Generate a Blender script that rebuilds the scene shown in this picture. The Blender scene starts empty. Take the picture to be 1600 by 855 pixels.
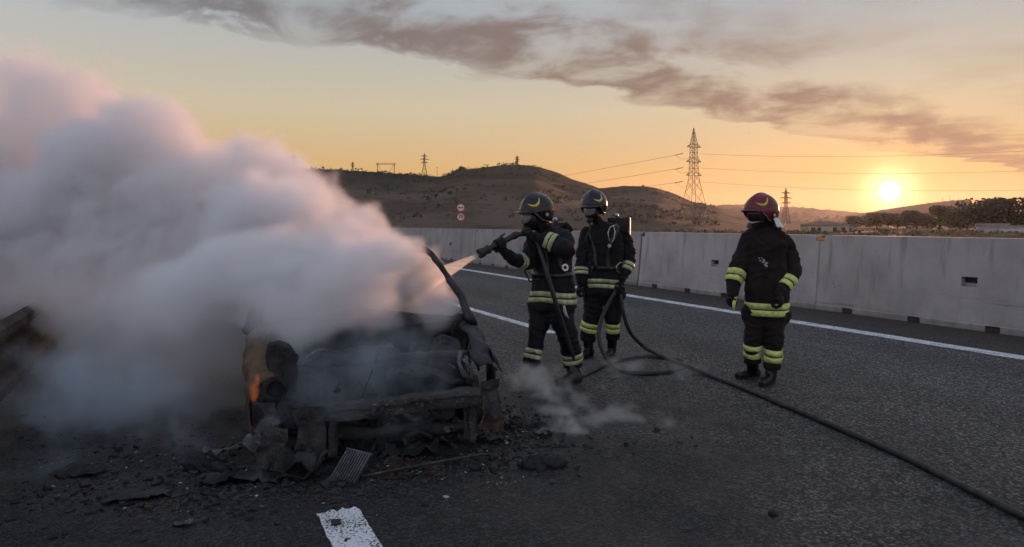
import bpy, bmesh, math, random
from mathutils import Vector, Matrix, noise
from mathutils.bvhtree import BVHTree

sc = bpy.context.scene
COL = sc.collection
R = math.radians
F, HOR, CH = 1100.0, 350.0, 1.5          # focal length in photo pixels, horizon row, eye height

# ------------------------------------------------------------------ camera
cam = bpy.data.objects.new('camera', bpy.data.cameras.new('camera'))
COL.objects.link(cam); sc.camera = cam
cam.location = (0, 0, CH); cam.rotation_euler = (R(90), 0, 0)
cam.data.sensor_width = 36; cam.data.lens = 36 * F / 1600; cam.data.shift_y = -77.5 / 1600
cam.data.clip_start = .1; cam.data.clip_end = 20000

# ------------------------------------------------------------------ sky
SUN_AZ, SUN_EL = R(28.2), R(2.35)
SUN = Vector((math.sin(SUN_AZ) * math.cos(SUN_EL), math.cos(SUN_AZ) * math.cos(SUN_EL), math.sin(SUN_EL)))
world = bpy.data.worlds.new('World'); sc.world = world; world.use_nodes = True
wt = world.node_tree; WN, WL = wt.nodes, wt.links


def wnode(t, **kw):
    n = WN.new(t)
    for k, v in kw.items(): setattr(n, k, v)
    return n


def wmath(op, a, b=None, c=None):
    n = wnode('ShaderNodeMath', operation=op)
    for i, v in enumerate((a, b, c)):
        if v is None: continue
        if isinstance(v, (int, float)): n.inputs[i].default_value = v
        else: WL.new(v, n.inputs[i])
    return n.outputs[0]


def wramp(fac, stops, interp='EASE'):
    n = wnode('ShaderNodeValToRGB'); cr = n.color_ramp; cr.interpolation = interp
    while len(cr.elements) < len(stops): cr.elements.new(.5)
    for e, (p, c) in zip(cr.elements, stops): e.position = p; e.color = (*c, 1)
    WL.new(fac, n.inputs[0]); return n.outputs[0]


def wmix(fac, a, b, mode='MIX'):
    n = wnode('ShaderNodeMix', data_type='RGBA', blend_type=mode)
    for i, v in ((0, fac), (6, a), (7, b)):
        if isinstance(v, (int, float)): n.inputs[i].default_value = v
        elif isinstance(v, tuple): n.inputs[i].default_value = (*v, 1)
        else: WL.new(v, n.inputs[i])
    return n.outputs[2]


def wrange(v, a, b, c=0., d=1.):
    n = wnode('ShaderNodeMapRange', interpolation_type='SMOOTHSTEP')
    WL.new(v, n.inputs[0])
    for i, x in zip((1, 2, 3, 4), (a, b, c, d)): n.inputs[i].default_value = x
    return n.outputs[0]


tc = wnode('ShaderNodeTexCoord')
sky = wnode('ShaderNodeTexSky', sky_type='NISHITA', sun_disc=False)
sky.sun_elevation = SUN_EL; sky.sun_rotation = SUN_AZ; sky.dust_density = .6; sky.ozone_density = 1.5
nrm = wnode('ShaderNodeVectorMath', operation='NORMALIZE'); WL.new(tc.outputs['Generated'], nrm.inputs[0])
sep = wnode('ShaderNodeSeparateXYZ'); WL.new(nrm.outputs[0], sep.inputs[0])
elev = wmath('MAXIMUM', sep.outputs[2], 0.)
el_f = wmath('POWER', elev, .5)                                    # 5 deg .295  10 deg .417  17 deg .54
toward = wramp(el_f, [(0, (.58, .225, .058)), (.16, (.60, .27, .078)), (.28, (.57, .355, .140)), (.40, (.50, .43, .30)),
                      (.53, (.345, .38, .405)), (.72, (.31, .345, .40)), (1, (.30, .355, .45))], 'LINEAR')
away = wramp(el_f, [(0, (.54, .44, .46)), (.3, (.58, .50, .55)), (.55, (.52, .53, .63)), (.8, (.40, .45, .57)), (1, (.30, .355, .45))], 'LINEAR')
dsun = wnode('ShaderNodeVectorMath', operation='DOT_PRODUCT'); WL.new(nrm.outputs[0], dsun.inputs[0]); dsun.inputs[1].default_value = SUN
dot = dsun.outputs['Value']
base = wmix(wrange(dot, -.5, .72), away, toward)
# long bank of cloud drifting over, laid out on a flat layer high above
inv = wmath('DIVIDE', 1., wmath('ADD', wmath('MAXIMUM', sep.outputs[2], .001), .004))
px_ = wmath('MULTIPLY', sep.outputs[0], inv); py_ = wmath('MULTIPLY', sep.outputs[1], inv)
along = wmath('ADD', wmath('MULTIPLY', px_, .751), wmath('MULTIPLY', py_, .660))
across = wmath('SUBTRACT', wmath('MULTIPLY', py_, .751), wmath('MULTIPLY', px_, .660))      # lower edge of the bank near 3.35
cmb = wnode('ShaderNodeCombineXYZ'); WL.new(along, cmb.inputs[0]); WL.new(across, cmb.inputs[1])


def wnoise(scale, detail, stretch=(1, 1, 1), off=(0, 0, 0), rough=.55):
    m = wnode('ShaderNodeMapping'); m.inputs['Scale'].default_value = stretch; m.inputs['Location'].default_value = off
    WL.new(cmb.outputs[0], m.inputs[0])
    n = wnode('ShaderNodeTexNoise'); n.inputs['Scale'].default_value = scale; n.inputs['Detail'].default_value = detail
    n.inputs['Roughness'].default_value = rough
    WL.new(m.outputs[0], n.inputs['Vector']); return n.outputs[0]


n1 = wnoise(1.15, 6, (.8, 1.0, 1), (3.1, .4, 0)); dm = wnode('ShaderNodeMapping'); dm.inputs['Scale'].default_value = (1, 1, 1.9); WL.new(nrm.outputs[0], dm.inputs[0])
dn_ = wnode('ShaderNodeTexNoise'); dn_.inputs['Scale'].default_value = 8.5; dn_.inputs['Detail'].default_value = 8; dn_.inputs['Roughness'].default_value = .55; dn_.inputs['Distortion'].default_value = .5; WL.new(dm.outputs[0], dn_.inputs['Vector']); n2 = dn_.outputs[0]
edge = wmath('ADD', across, wmath('MULTIPLY', wmath('SUBTRACT', n1, .5), 1.5))
edge = wmath('ADD', edge, wmath('MULTIPLY', wmath('SUBTRACT', n2, .5), 1.5))
bank = wmath('MULTIPLY', wrange(edge, 3.62, 3.36), wrange(edge, 1.75, 2.85))
lump = wrange(wmath('ADD', n2, wmath('MULTIPLY', n1, .6)), .62, .88, .22, 1.)
bank = wmath('MULTIPLY', bank, lump)
veil = wmath('MULTIPLY', wrange(edge, 2.7, 1.5), wrange(n1, .38, .66, .15, .6))
cover = wmath('MINIMUM', wmath('ADD', bank, wmath('MULTIPLY', veil, .42)), 1.)
cover = wmath('MULTIPLY', cover, wrange(sep.outputs[2], .02, .075))
fade = wrange(across, 40, 12)
cover = wmath('MULTIPLY', cover, fade)
cloudcol = wmix(wrange(dot, .55, 1.), (.140, .130, .138), (.165, .108, .088))
glow = wmath('ADD', wmath('MULTIPLY', wmath('POWER', wmath('MAXIMUM', dot, 0.), 700.), .34), wmath('MULTIPLY', wmath('POWER', wmath('MAXIMUM', dot, 0.), 60.), .035))
gl = wnode('ShaderNodeVectorMath', operation='SCALE'); gl.inputs[0].default_value = (1., .43, .10); WL.new(glow, gl.inputs['Scale'])
disc = wmath('ADD', wrange(dot, math.cos(R(.75)), math.cos(R(.20)), 0, 4.), wmath('MULTIPLY', wmath('POWER', wmath('MAXIMUM', dot, 0.), 3600.), 1.1))
dc = wnode('ShaderNodeVectorMath', operation='SCALE'); dc.inputs[0].default_value = (1., .80, .42); WL.new(disc, dc.inputs['Scale'])
clear = wmix(1., wmix(1., base, gl.outputs[0], 'ADD'), dc.outputs[0], 'ADD')
skycol = wmix(wmath('MULTIPLY', cover, .90), clear, cloudcol)
ten = wnode('ShaderNodeVectorMath', operation='SCALE'); WL.new(skycol, ten.inputs[0]); ten.inputs['Scale'].default_value = 9.2
nis = wnode('ShaderNodeVectorMath', operation='SCALE'); WL.new(sky.outputs[0], nis.inputs[0]); nis.inputs['Scale'].default_value = .04
tot = wnode('ShaderNodeVectorMath', operation='ADD'); WL.new(ten.outputs[0], tot.inputs[0]); WL.new(nis.outputs[0], tot.inputs[1])
bgn = WN['Background']; WL.new(tot.outputs[0], bgn.inputs[0]); bgn.inputs[1].default_value = .1

# ------------------------------------------------------------------ sun lamp and exposure
sl = bpy.data.lights.new('sun', 'SUN'); sl.energy = 3.6; sl.angle = R(.6); sl.color = (1., .46, .26)
so = bpy.data.objects.new('sun', sl); COL.objects.link(so); so.rotation_euler = SUN.to_track_quat('Z', 'Y').to_euler()
sc.view_settings.view_transform = 'Standard'; sc.view_settings.look = 'None'; sc.view_settings.gamma = 1
sc.view_settings.use_curve_mapping = False; sc.view_settings.exposure = .38
cy = sc.cycles
cy.volume_bounces = 7; cy.max_bounces = 10; cy.diffuse_bounces = 3; cy.glossy_bounces = 2; cy.transmission_bounces = 4
cy.volume_step_rate = 2.5; cy.volume_max_steps = 512; cy.use_adaptive_sampling = True; cy.adaptive_threshold = .02
cy.sample_clamp_indirect = 4

# ------------------------------------------------------------------ helpers
TH = math.atan(525 / F)                               # the road runs to the left of the view
RD = Vector((-math.sin(TH), math.cos(TH), 0)); RN = Vector((math.cos(TH), math.sin(TH), 0))


def road(s, l, z=0.): return RD * s + RN * l + Vector((0, 0, z))
def at(x, y, Y): return Vector(((x - 800) / F * Y, Y, CH - (y - HOR) / F * Y))
def ground(x, y, z=0.):
    Y = F * (CH - z) / (y - HOR); return Vector(((x - 800) / F * Y, Y, z))


def link(name, me, parent=None, m=None, smooth=True):
    o = bpy.data.objects.new(name, me); COL.objects.link(o)
    if parent: o.parent = parent
    if m is not None and hasattr(me, 'materials') and not me.materials: me.materials.append(m)
    if smooth and hasattr(me, 'polygons'):
        me.polygons.foreach_set('use_smooth', [True] * len(me.polygons))
    return o


def mesh(vs, fs, name='mesh'):
    me = bpy.data.meshes.new(name); me.from_pydata([tuple(v) for v in vs], [], fs); me.update(); return me


def tag(o, label=None, cat=None, group=None, kind=None):
    for k, v in (('label', label), ('category', cat), ('group', group), ('kind', kind)):
        if v: o[k] = v
    return o


def empty(name, loc=(0, 0, 0)):
    o = bpy.data.objects.new(name, None); COL.objects.link(o); o.location = loc; o.empty_display_size = .1; return o


def copy_tree(o, parent=None):
    c = o.copy(); COL.objects.link(c)
    if parent: c.parent = parent
    for ch in list(o.children): copy_tree(ch, c)
    return c


class MB:
    """collects shapes into one mesh"""
    def __init__(s): s.v = []; s.f = []
    def add(s, vs, fs):
        k = len(s.v); s.v += [Vector(v) for v in vs]; s.f += [tuple(i + k for i in f) for f in fs]; return s
    def box(s, c, size, M=None):
        c = Vector(c); h = [x / 2 for x in size]
        vs = [Vector((sx * h[0], sy * h[1], sz * h[2])) for sx in (-1, 1) for sy in (-1, 1) for sz in (-1, 1)]
        if M is not None: vs = [M @ v for v in vs]
        return s.add([c + v for v in vs], [(0, 1, 3, 2), (4, 6, 7, 5), (0, 4, 5, 1), (2, 3, 7, 6), (0, 2, 6, 4), (1, 5, 7, 3)])
    def bar(s, a, b, w, h=None, n=4):
        return s.tube([a, b], [w / 2 * (1.414 if n == 4 else 1)] * 2, n)
    def tube(s, pts, rad, n=10, cap=True, flat=1., up=None, dome=False):
        pts = [Vector(p) for p in pts]
        if isinstance(rad, (int, float)): rad = [rad] * len(pts)
        if dome:
            d0 = (pts[0] - pts[1]).normalized(); d1 = (pts[-1] - pts[-2]).normalized()
            P, Q = [], []
            for a in (80, 55, 28): P.append(pts[0] + d0 * rad[0] * math.sin(R(a))); Q.append(rad[0] * math.cos(R(a)))
            P += pts; Q += list(rad)
            for a in (28, 55, 80): P.append(pts[-1] + d1 * rad[-1] * math.sin(R(a))); Q.append(rad[-1] * math.cos(R(a)))
            pts, rad = P, Q
        vs, fs = [], []; u = Vector(up) if up else None
        for i, p in enumerate(pts):
            t = (pts[min(i + 1, len(pts) - 1)] - pts[max(i - 1, 0)])
            if t.length < 1e-9: t = Vector((0, 0, 1))
            t.normalize()
            if u is None:
                u = t.orthogonal()
            u = (u - t * u.dot(t))
            if u.length < 1e-6: u = t.orthogonal()
            u.normalize(); w = t.cross(u)
            for k in range(n):
                a = 2 * math.pi * (k + .5) / n
                vs.append(p + (u * math.cos(a) * flat + w * math.sin(a)) * rad[i])
        for i in range(len(pts) - 1):
            for k in range(n):
                k2 = (k + 1) % n
                fs.append((i * n + k, i * n + k2, (i + 1) * n + k2, (i + 1) * n + k))
        if cap: fs += [tuple(range(n))[::-1], tuple((len(pts) - 1) * n + k for k in range(n))]
        return s.add(vs, fs)
    def rings(s, rings, n=20, ex=2.4):
        """rings: (centre, vector u, vector v) lofted with superellipse sections and closed"""
        vs, fs = [], []
        for c, u, v in rings:
            for k in range(n):
                a = 2 * math.pi * k / n; ca, sa = math.cos(a), math.sin(a)
                vs.append(Vector(c) + u * (abs(ca) ** (2 / ex)) * (1 if ca > 0 else -1) + v * (abs(sa) ** (2 / ex)) * (1 if sa > 0 else -1))
        for i in range(len(rings) - 1):
            for k in range(n):
                k2 = (k + 1) % n
                fs.append((i * n + k, i * n + k2, (i + 1) * n + k2, (i + 1) * n + k))
        fs += [tuple(range(n))[::-1], tuple((len(rings) - 1) * n + k for k in range(n))]
        return s.add(vs, fs)
    def ball(s, c, r, n=10, m=6):
        c = Vector(c); r = Vector(r) if not isinstance(r, (int, float)) else Vector((r, r, r))
        vs = [c + Vector((0, 0, r.z))]; fs = []
        for i in range(1, m):
            for k in range(n):
                a, b = math.pi * i / m, 2 * math.pi * k / n
                vs.append(c + Vector((r.x * math.sin(a) * math.cos(b), r.y * math.sin(a) * math.sin(b), r.z * math.cos(a))))
        vs.append(c - Vector((0, 0, r.z))); L = len(vs) - 1
        for k in range(n):
            k2 = (k + 1) % n
            fs.append((0, 1 + k, 1 + k2)); fs.append((L, L - n + k2, L - n + k))
            for i in range(m - 2): fs.append((1 + i * n + k, 1 + (i + 1) * n + k, 1 + (i + 1) * n + k2, 1 + i * n + k2))
        return s.add(vs, fs)
    def disc_(s, c, axis, r, th, n=24, hole=0.):
        axis = Vector(axis).normalized(); u = axis.orthogonal().normalized(); w = axis.cross(u); c = Vector(c)
        vs, fs = [], []
        for k in range(n):
            a = 2 * math.pi * k / n; d = u * math.cos(a) + w * math.sin(a)
            vs += [c + d * r, c + d * r + axis * th, c + d * hole, c + d * hole + axis * th]
        for k in range(n):
            a, b = 4 * k, 4 * ((k + 1) % n)
            fs.append((a, b, b + 1, a + 1)); fs.append((a + 1, b + 1, b + 3, a + 3)); fs.append((a, a + 2, b + 2, b))
            if hole: fs.append((a + 2, a + 3, b + 3, b + 2))
        return s.add(vs, fs)
    def build(s, name, m, parent=None, smooth=False):
        me = mesh(s.v, s.f, name); o = link(name, me, parent, m, smooth); return o


def smooth_angle(o, deg=35):
    """flat where edges are sharp, smooth elsewhere"""
    me = o.data; bm = bmesh.new(); bm.from_mesh(me); bmesh.ops.recalc_face_normals(bm, faces=bm.faces)
    for e in bm.edges: e.smooth = not (len(e.link_faces) == 2 and e.calc_face_angle(0) > R(deg))
    for f in bm.faces: f.smooth = True
    bm.to_mesh(me); bm.free(); return o


def fbm(p, s, o=3, seed=0.):
    p = Vector(p) * s + Vector((seed, seed * 1.7, seed * .3)); v, a = 0., 1.
    for _ in range(o): v += a * noise.noise(p); p *= 2.03; a *= .5
    return v


# ------------------------------------------------------------------ materials
def new_mat(name):
    m = bpy.data.materials.new(name); m.use_nodes = True; t = m.node_tree
    return m, t, t.nodes['Principled BSDF']


class NT:
    def __init__(s, t): s.t = t; s.n = t.nodes; s.l = t.links
    def put(s, sock, v):
        if v is None: return
        if hasattr(v, 'is_linked') or hasattr(v, 'links'): s.l.new(v, sock)
        elif isinstance(v, tuple) and len(v) == 3 and sock.type == 'RGBA': sock.default_value = (*v, 1)
        else: sock.default_value = v
    def node(s, kind, ins={}, **kw):
        n = s.n.new(kind)
        for k, v in kw.items(): setattr(n, k, v)
        for k, v in ins.items(): s.put(n.inputs[k], v)
        return n
    def coord(s, scale=(1, 1, 1), rot=(0, 0, 0)):
        c = s.node('ShaderNodeTexCoord')
        return s.node('ShaderNodeMapping', {'Vector': c.outputs['Object'], 'Scale': scale, 'Rotation': rot}).outputs[0]
    def noise(s, vec, scale, detail=4, rough=.55, dist=0.):
        return s.node('ShaderNodeTexNoise', {'Vector': vec, 'Scale': scale, 'Detail': detail, 'Roughness': rough, 'Distortion': dist}).outputs[0]
    def voro(s, vec, scale, feature='F1'):
        return s.node('ShaderNodeTexVoronoi', {'Vector': vec, 'Scale': scale}, feature=feature)
    def math(s, op, a, b=None):
        n = s.node('ShaderNodeMath', operation=op); s.put(n.inputs[0], a); s.put(n.inputs[1], b); return n.outputs[0]
    def rng(s, v, a, b, c=0., d=1.):
        return s.node('ShaderNodeMapRange', {0: v, 1: a, 2: b, 3: c, 4: d}, interpolation_type='SMOOTHSTEP').outputs[0]
    def mix(s, f, a, b, mode='MIX'):
        n = s.node('ShaderNodeMix', data_type='RGBA', blend_type=mode); s.put(n.inputs[0], f); s.put(n.inputs[6], a); s.put(n.inputs[7], b); return n.outputs[2]
    def bump(s, h, strength, dist):
        return s.node('ShaderNodeBump', {'Height': h, 'Strength': strength, 'Distance': dist}).outputs[0]


def simple(name, col, rough=.6, metal=0., var=.3, vscale=6., bump=.3, bscale=60., bdist=.004, spec=.5, sheen=0., col2=None):
    m, t, b = new_mat(name); N = NT(t); c = N.coord()
    n1 = N.noise(c, vscale, 5)
    dark = col2 or tuple(x * (1 - var) for x in col); lite = tuple(min(1, x * (1 + var)) for x in col)
    N.put(b.inputs['Base Color'], N.mix(N.rng(n1, .3, .7), dark, lite))
    N.put(b.inputs['Roughness'], N.rng(N.noise(c, vscale * 2.3, 3), .3, .7, max(.05, rough - .12), min(1, rough + .12)))
    b.inputs['Metallic'].default_value = metal; b.inputs['Specular IOR Level'].default_value = spec
    if sheen: b.inputs['Sheen Weight'].default_value = sheen; b.inputs['Sheen Roughness'].default_value = .5
    if bump: N.put(b.inputs['Normal'], N.bump(N.noise(c, bscale, 4), bump, bdist))
    return m


# ================================================================== THE SETTING
CARC = Vector((-.83, 4.45, 0)); PHI = R(18)
CX = Vector((math.cos(PHI), math.sin(PHI), 0)); CB = Vector((-math.sin(PHI), math.cos(PHI), 0))
def car(a, b, z): return CARC + CX * a + CB * b + Vector((0, 0, z))


def soot_mask(N, c):
    """burnt and wet patch on the road round the wreck, with ragged edges"""
    g = N.node('ShaderNodeVectorMath', {0: c, 1: tuple(car(-1.5, .1, 0))}, operation='SUBTRACT').outputs[0]
    g = N.node('ShaderNodeMapping', {'Vector': g, 'Rotation': (0, 0, -PHI - .15), 'Scale': (.20, .31, 1)}).outputs[0]
    d = N.node('ShaderNodeVectorMath', {0: g}, operation='LENGTH').outputs['Value']
    d = N.math('ADD', d, N.math('MULTIPLY', N.math('SUBTRACT', N.noise(c, 1.1, 5), .5), .9))
    return N.rng(d, 1.08, .62)


def asphalt():
    m, t, b = new_mat('asphalt'); N = NT(t); c = N.coord()
    v = N.voro(c, 92); v2 = N.voro(c, 48)
    grain = N.math('ADD', N.math('MULTIPLY', N.node('ShaderNodeSeparateColor', {0: v.outputs['Color']}).outputs[0], .6),
                   N.math('MULTIPLY', N.node('ShaderNodeSeparateColor', {0: v2.outputs['Color']}).outputs[1], .4))
    col = N.mix(N.rng(grain, .36, .90), (.016, .015, .0155), (.180, .167, .167))
    spark = N.rng(N.node('ShaderNodeSeparateColor', {0: N.voro(c, 70).outputs['Color']}).outputs[2], .90, .96)
    col = N.mix(N.math('MULTIPLY', spark, .5), col, (.42, .40, .39))
    big = N.rng(N.noise(c, .35, 4), .3, .7, .82, 1.15); lanes = N.noise(N.coord((1, 1, 1), (0, 0, -TH)), 1.1, 2)
    lat = N.node('ShaderNodeVectorMath', {0: c, 1: tuple(RN)}, operation='DOT_PRODUCT').outputs['Value']
    trk = N.rng(N.math('SINE', N.math('ADD', N.math('MULTIPLY', lat, 3.38), N.math('MULTIPLY', N.noise(c, .6, 3), 1.1))), -.2, .9, 1.06, .84)     # wheel tracks worn along the lanes
    pat = N.rng(N.noise(N.coord((1, .22, 1), (0, 0, -TH)), .8, 5, .6), .42, .58, .88, 1.08)
    big = N.math('MULTIPLY', N.math('MULTIPLY', big, trk), pat)
    col = N.mix(1., col, N.node('ShaderNodeCombineColor', {0: big, 1: big, 2: big}).outputs[0], 'MULTIPLY')
    # hard shoulder by the barrier: older, browner surface
    old = N.rng(N.math('ADD', lat, N.math('MULTIPLY', N.noise(c, 2.5, 3), .12)), 8.70, 8.78)
    col = N.mix(N.math('MULTIPLY', old, .7), col, N.mix(N.rng(grain, .3, .85), (.022, .016, .014), (.085, .062, .054)))
    soot = soot_mask(N, c)
    col = N.mix(N.math('MULTIPLY', soot, .86), col, N.mix(N.rng(grain, .45, .95), (.006, .006, .008), (.045, .046, .055)))
    N.put(b.inputs['Base Color'], col)
    wet = N.rng(N.noise(c, 1.7, 4), .35, .62)
    N.put(b.inputs['Roughness'], N.math('SUBTRACT', .72, N.math('MULTIPLY', N.math('MULTIPLY', soot, wet), .22)))
    b.inputs['Specular IOR Level'].default_value = .42
    h = N.math('SUBTRACT', N.math('MULTIPLY', grain, .8), N.math('MULTIPLY', v.outputs['Distance'], 1.6))
    N.put(b.inputs['Normal'], N.bump(h, .75, .010))
    return m


def paint():
    m, t, b = new_mat('road_paint'); N = NT(t); c = N.coord()
    v = N.voro(c, 95); wear = N.math('ADD', N.math('MULTIPLY', v.outputs['Distance'], .9), N.math('MULTIPLY', N.noise(c, 5, 4), .8))
    k = N.rng(wear, .86, 1.1)
    N.put(b.inputs['Base Color'], N.mix(k, N.mix(N.noise(c, 3, 4), (.72, .75, .80), (.84, .85, .87)), (.06, .06, .06)))
    b.inputs['Roughness'].default_value = .6
    N.put(b.inputs['Normal'], N.bump(N.math('MULTIPLY', v.outputs['Distance'], -1.), .6, .008))
    return m


def concrete():
    m, t, b = new_mat('barrier_concrete'); N = NT(t)
    tcn = N.node('ShaderNodeTexCoord'); c = tcn.outputs['Object']
    col = N.mix(N.rng(N.noise(c, 1.2, 5), .3, .7), (.31, .295, .29), (.44, .42, .41))
    streak = N.noise(N.node('ShaderNodeMapping', {'Vector': c, 'Scale': (5, 5, .45)}).outputs[0], 1.3, 5)
    col = N.mix(N.rng(streak, .52, .78, 0, .75), col, (.17, .155, .15))
    spk = N.voro(c, 9).outputs['Distance']
    col = N.mix(N.rng(N.math('ADD', spk, N.noise(c, 2, 2)), .50, .42, 0, .6), col, (.13, .12, .115))
    z = N.node('ShaderNodeSeparateXYZ', {0: c}).outputs[2]
    rn_ = N.node('ShaderNodeObjectInfo').outputs['Random']; tone = N.rng(rn_, 0., 1., .84, 1.06)
    col = N.mix(1., col, N.node('ShaderNodeCombineColor', {0: tone, 1: tone, 2: N.math('MULTIPLY', tone, .985)}).outputs[0], 'MULTIPLY')
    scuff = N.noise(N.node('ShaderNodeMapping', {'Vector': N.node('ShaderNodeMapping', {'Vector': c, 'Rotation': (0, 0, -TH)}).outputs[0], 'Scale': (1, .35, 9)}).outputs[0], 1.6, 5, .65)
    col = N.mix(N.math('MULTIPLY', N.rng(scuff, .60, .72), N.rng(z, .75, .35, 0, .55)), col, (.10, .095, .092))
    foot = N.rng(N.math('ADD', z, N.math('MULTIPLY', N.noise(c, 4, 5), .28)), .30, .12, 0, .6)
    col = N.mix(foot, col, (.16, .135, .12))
    N.put(b.inputs['Base Color'], col); b.inputs['Roughness'].default_value = .85
    N.put(b.inputs['Normal'], N.bump(N.math('ADD', N.noise(c, 45, 4), N.math('MULTIPLY', N.noise(c, 5, 3), 1.2)), .35, .008))
    return m


def land(name, a, b_, c_, sc1, sc2, stretch=(1, 1, 1), rot=0.):
    m, t, b = new_mat(name); N = NT(t); c = N.coord(stretch, (0, 0, rot))
    n1 = N.noise(c, sc1, 6, .6); n2 = N.noise(c, sc2, 5, .65)
    col = N.mix(N.rng(n1, .38, .62), a, b_); col = N.mix(N.rng(n2, .54, .70), col, c_)
    N.put(b.inputs['Base Color'], col); b.inputs['Roughness'].default_value = .95; b.inputs['Specular IOR Level'].default_value = .1
    N.put(b.inputs['Normal'], N.bump(n2, .6, 1.5 / sc2))
    return m


def hill_material():
    m, t, b = new_mat('hillside'); N = NT(t); c = N.coord()
    z = N.node('ShaderNodeSeparateXYZ', {0: c}).outputs[2]
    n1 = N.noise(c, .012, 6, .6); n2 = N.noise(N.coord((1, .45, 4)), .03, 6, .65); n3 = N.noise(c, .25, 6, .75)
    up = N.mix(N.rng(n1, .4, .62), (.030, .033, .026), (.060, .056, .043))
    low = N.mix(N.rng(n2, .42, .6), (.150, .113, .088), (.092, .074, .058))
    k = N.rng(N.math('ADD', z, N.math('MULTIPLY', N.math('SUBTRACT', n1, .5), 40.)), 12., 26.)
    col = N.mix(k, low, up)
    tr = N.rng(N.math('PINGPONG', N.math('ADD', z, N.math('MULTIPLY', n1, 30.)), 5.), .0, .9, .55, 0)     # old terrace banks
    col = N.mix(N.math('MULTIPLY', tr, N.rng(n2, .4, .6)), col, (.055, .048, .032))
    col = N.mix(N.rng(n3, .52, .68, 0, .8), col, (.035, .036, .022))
    N.put(b.inputs['Base Color'], col); b.inputs['Roughness'].default_value = .95; b.inputs['Specular IOR Level'].default_value = .1
    N.put(b.inputs['Normal'], N.bump(n3, .7, 3.))
    return m


def char(name='charred_metal', a=(.010, .010, .011), b_=(.055, .055, .060), c_=(.19, .18, .175), rust=(.085, .040, .022), hi=.66):
    m, t, b = new_mat(name); N = NT(t); c = N.coord()
    n1 = N.noise(c, 4.5, 6, .65); n2 = N.noise(c, 24, 9, .8, 1.2); n3 = N.noise(c, 2.3, 4)
    col = N.mix(N.rng(n1, .35, .66), a, b_); col = N.mix(N.rng(n3, .52, .68, 0, .7), col, rust); col = N.mix(N.rng(n2, hi - .06, hi + .05), col, c_)
    N.put(b.inputs['Base Color'], col); N.put(b.inputs['Roughness'], N.rng(n2, .3, .7, .5, .95))
    b.inputs['Metallic'].default_value = .15
    N.put(b.inputs['Normal'], N.bump(N.math('ADD', n2, N.noise(c, 60, 3)), .7, .012))
    return m


M = {}
M['asphalt'] = asphalt(); M['paint'] = paint(); M['concrete'] = concrete(); M['hill'] = hill_material()
M['plain'] = land('dry_plain', (.23, .17, .11), (.15, .115, .075), (.06, .055, .035), .03, .3)
M['far'] = land('far_hills', (.075, .062, .045), (.11, .088, .06), (.05, .045, .033), .006, .03)
M['verge'] = land('verge_soil', (.10, .075, .05), (.055, .045, .03), (.13, .10, .06), 1.2, 9)
M['corten'] = simple('weathered_steel', (.085, .062, .048), .75, .3, .5, 3, .4, 40)
M['galv'] = simple('galvanised_steel', (.10, .085, .075), .6, .4, .2, 2, 0)
M['dark_slot'] = simple('recess_shade', (.045, .035, .03), .9, 0, .5, 20, .4, 60)  # dark brown stands in for shade inside the pockets and drain slots
M['rust'] = simple('rusty_bracket', (.17, .085, .04), .8, .2, .5, 25, .5, 90)
M['amber'] = simple('amber_reflector', (.75, .27, .04), .35, 0, .2, 30, 0)
M['char'] = char(); M['char_black'] = char('soot', (.006, .006, .008), (.024, .024, .028), (.085, .085, .09), (.025, .015, .012), .70)
M['ash'] = char('ash_grey_metal', (.05, .05, .055), (.15, .15, .16), (.34, .33, .32), (.11, .08, .06), .60)
M['ochre'] = char('scorched_ochre_metal', (.05, .035, .018), (.14, .095, .045), (.22, .2, .17), (.12, .05, .02), .7)
M['rubber'] = simple('black_rubber', (.018, .018, .019), .6, 0, .3, 20, .3, 120)

# ground, road, painted lines
gr = MB(); gr.add([(-3900, -300, -.06), (3900, -300, -.06), (3900, 3950, -.06), (-3900, 3950, -.06)], [(0, 1, 2, 3)])
tag(gr.build('ground', M['plain']), kind='structure')
rd = MB()
for i in range(40):
    s0, s1 = -12 + i * 12, i * 12
    rd.add([road(s0, -1.75), road(s0, 24.), road(s1, 24.), road(s1, -1.75)], [(0, 1, 2, 3)])
bm_ = mesh(rd.v, rd.f); tag(link('road', bm_, None, M['asphalt']), kind='structure')
vg = MB()
for i in range(60):
    for j, (l0, l1, z0, z1) in enumerate(((-1.75, -2.2, .0, .05), (-2.2, -4, .05, .35), (-4, -7, .35, .3), (-7, -14, .3, -.1))):
        s0, s1 = -6 + 3 * i, -3 + 3 * i
        vg.add([road(s0, l0, z0), road(s1, l0, z0), road(s1, l1, z1), road(s0, l1, z1)], [(0, 1, 2, 3)])
tag(vg.build('verge', M['verge']), kind='structure')


def stripe(s0, s1, l0, l1, name='lane_marking', rag=.03, steps=None):
    n = steps or max(2, int((s1 - s0) / .05)) if s1 - s0 < 20 else 400; vs, fs = [], []; rnd = random.Random(int(s0 * 100 + l0 * 10)); K = 14 if rag > .02 and s1 - s0 < 20 else 3
    for i in range(n + 1):
        s = s0 + (s1 - s0) * i / n
        ends = rag if i in (0, n) else 0
        for j in range(K + 1):
            l = l0 + (l1 - l0) * j / K + (rnd.uniform(-.005, .005) if j in (0, K) else 0)
            vs.append(road(s + (rnd.uniform(-ends, ends) if ends else 0), l, .004))
    for i in range(n):
        for j in range(K): fs.append((i * (K + 1) + j, i * (K + 1) + j + 1, (i + 1) * (K + 1) + j + 1, (i + 1) * (K + 1) + j))
    return tag(link(name, mesh(vs, fs), None, M['paint']), kind='structure')


stripe(-.6, 3.72, .655, .865)
stripe(8.45, 13.0, 4.60, 4.76)
stripe(20.5, 25.0, 4.60, 4.76)
stripe(-2, 110, 8.42, 8.68, 'edge_line', steps=500)

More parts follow.
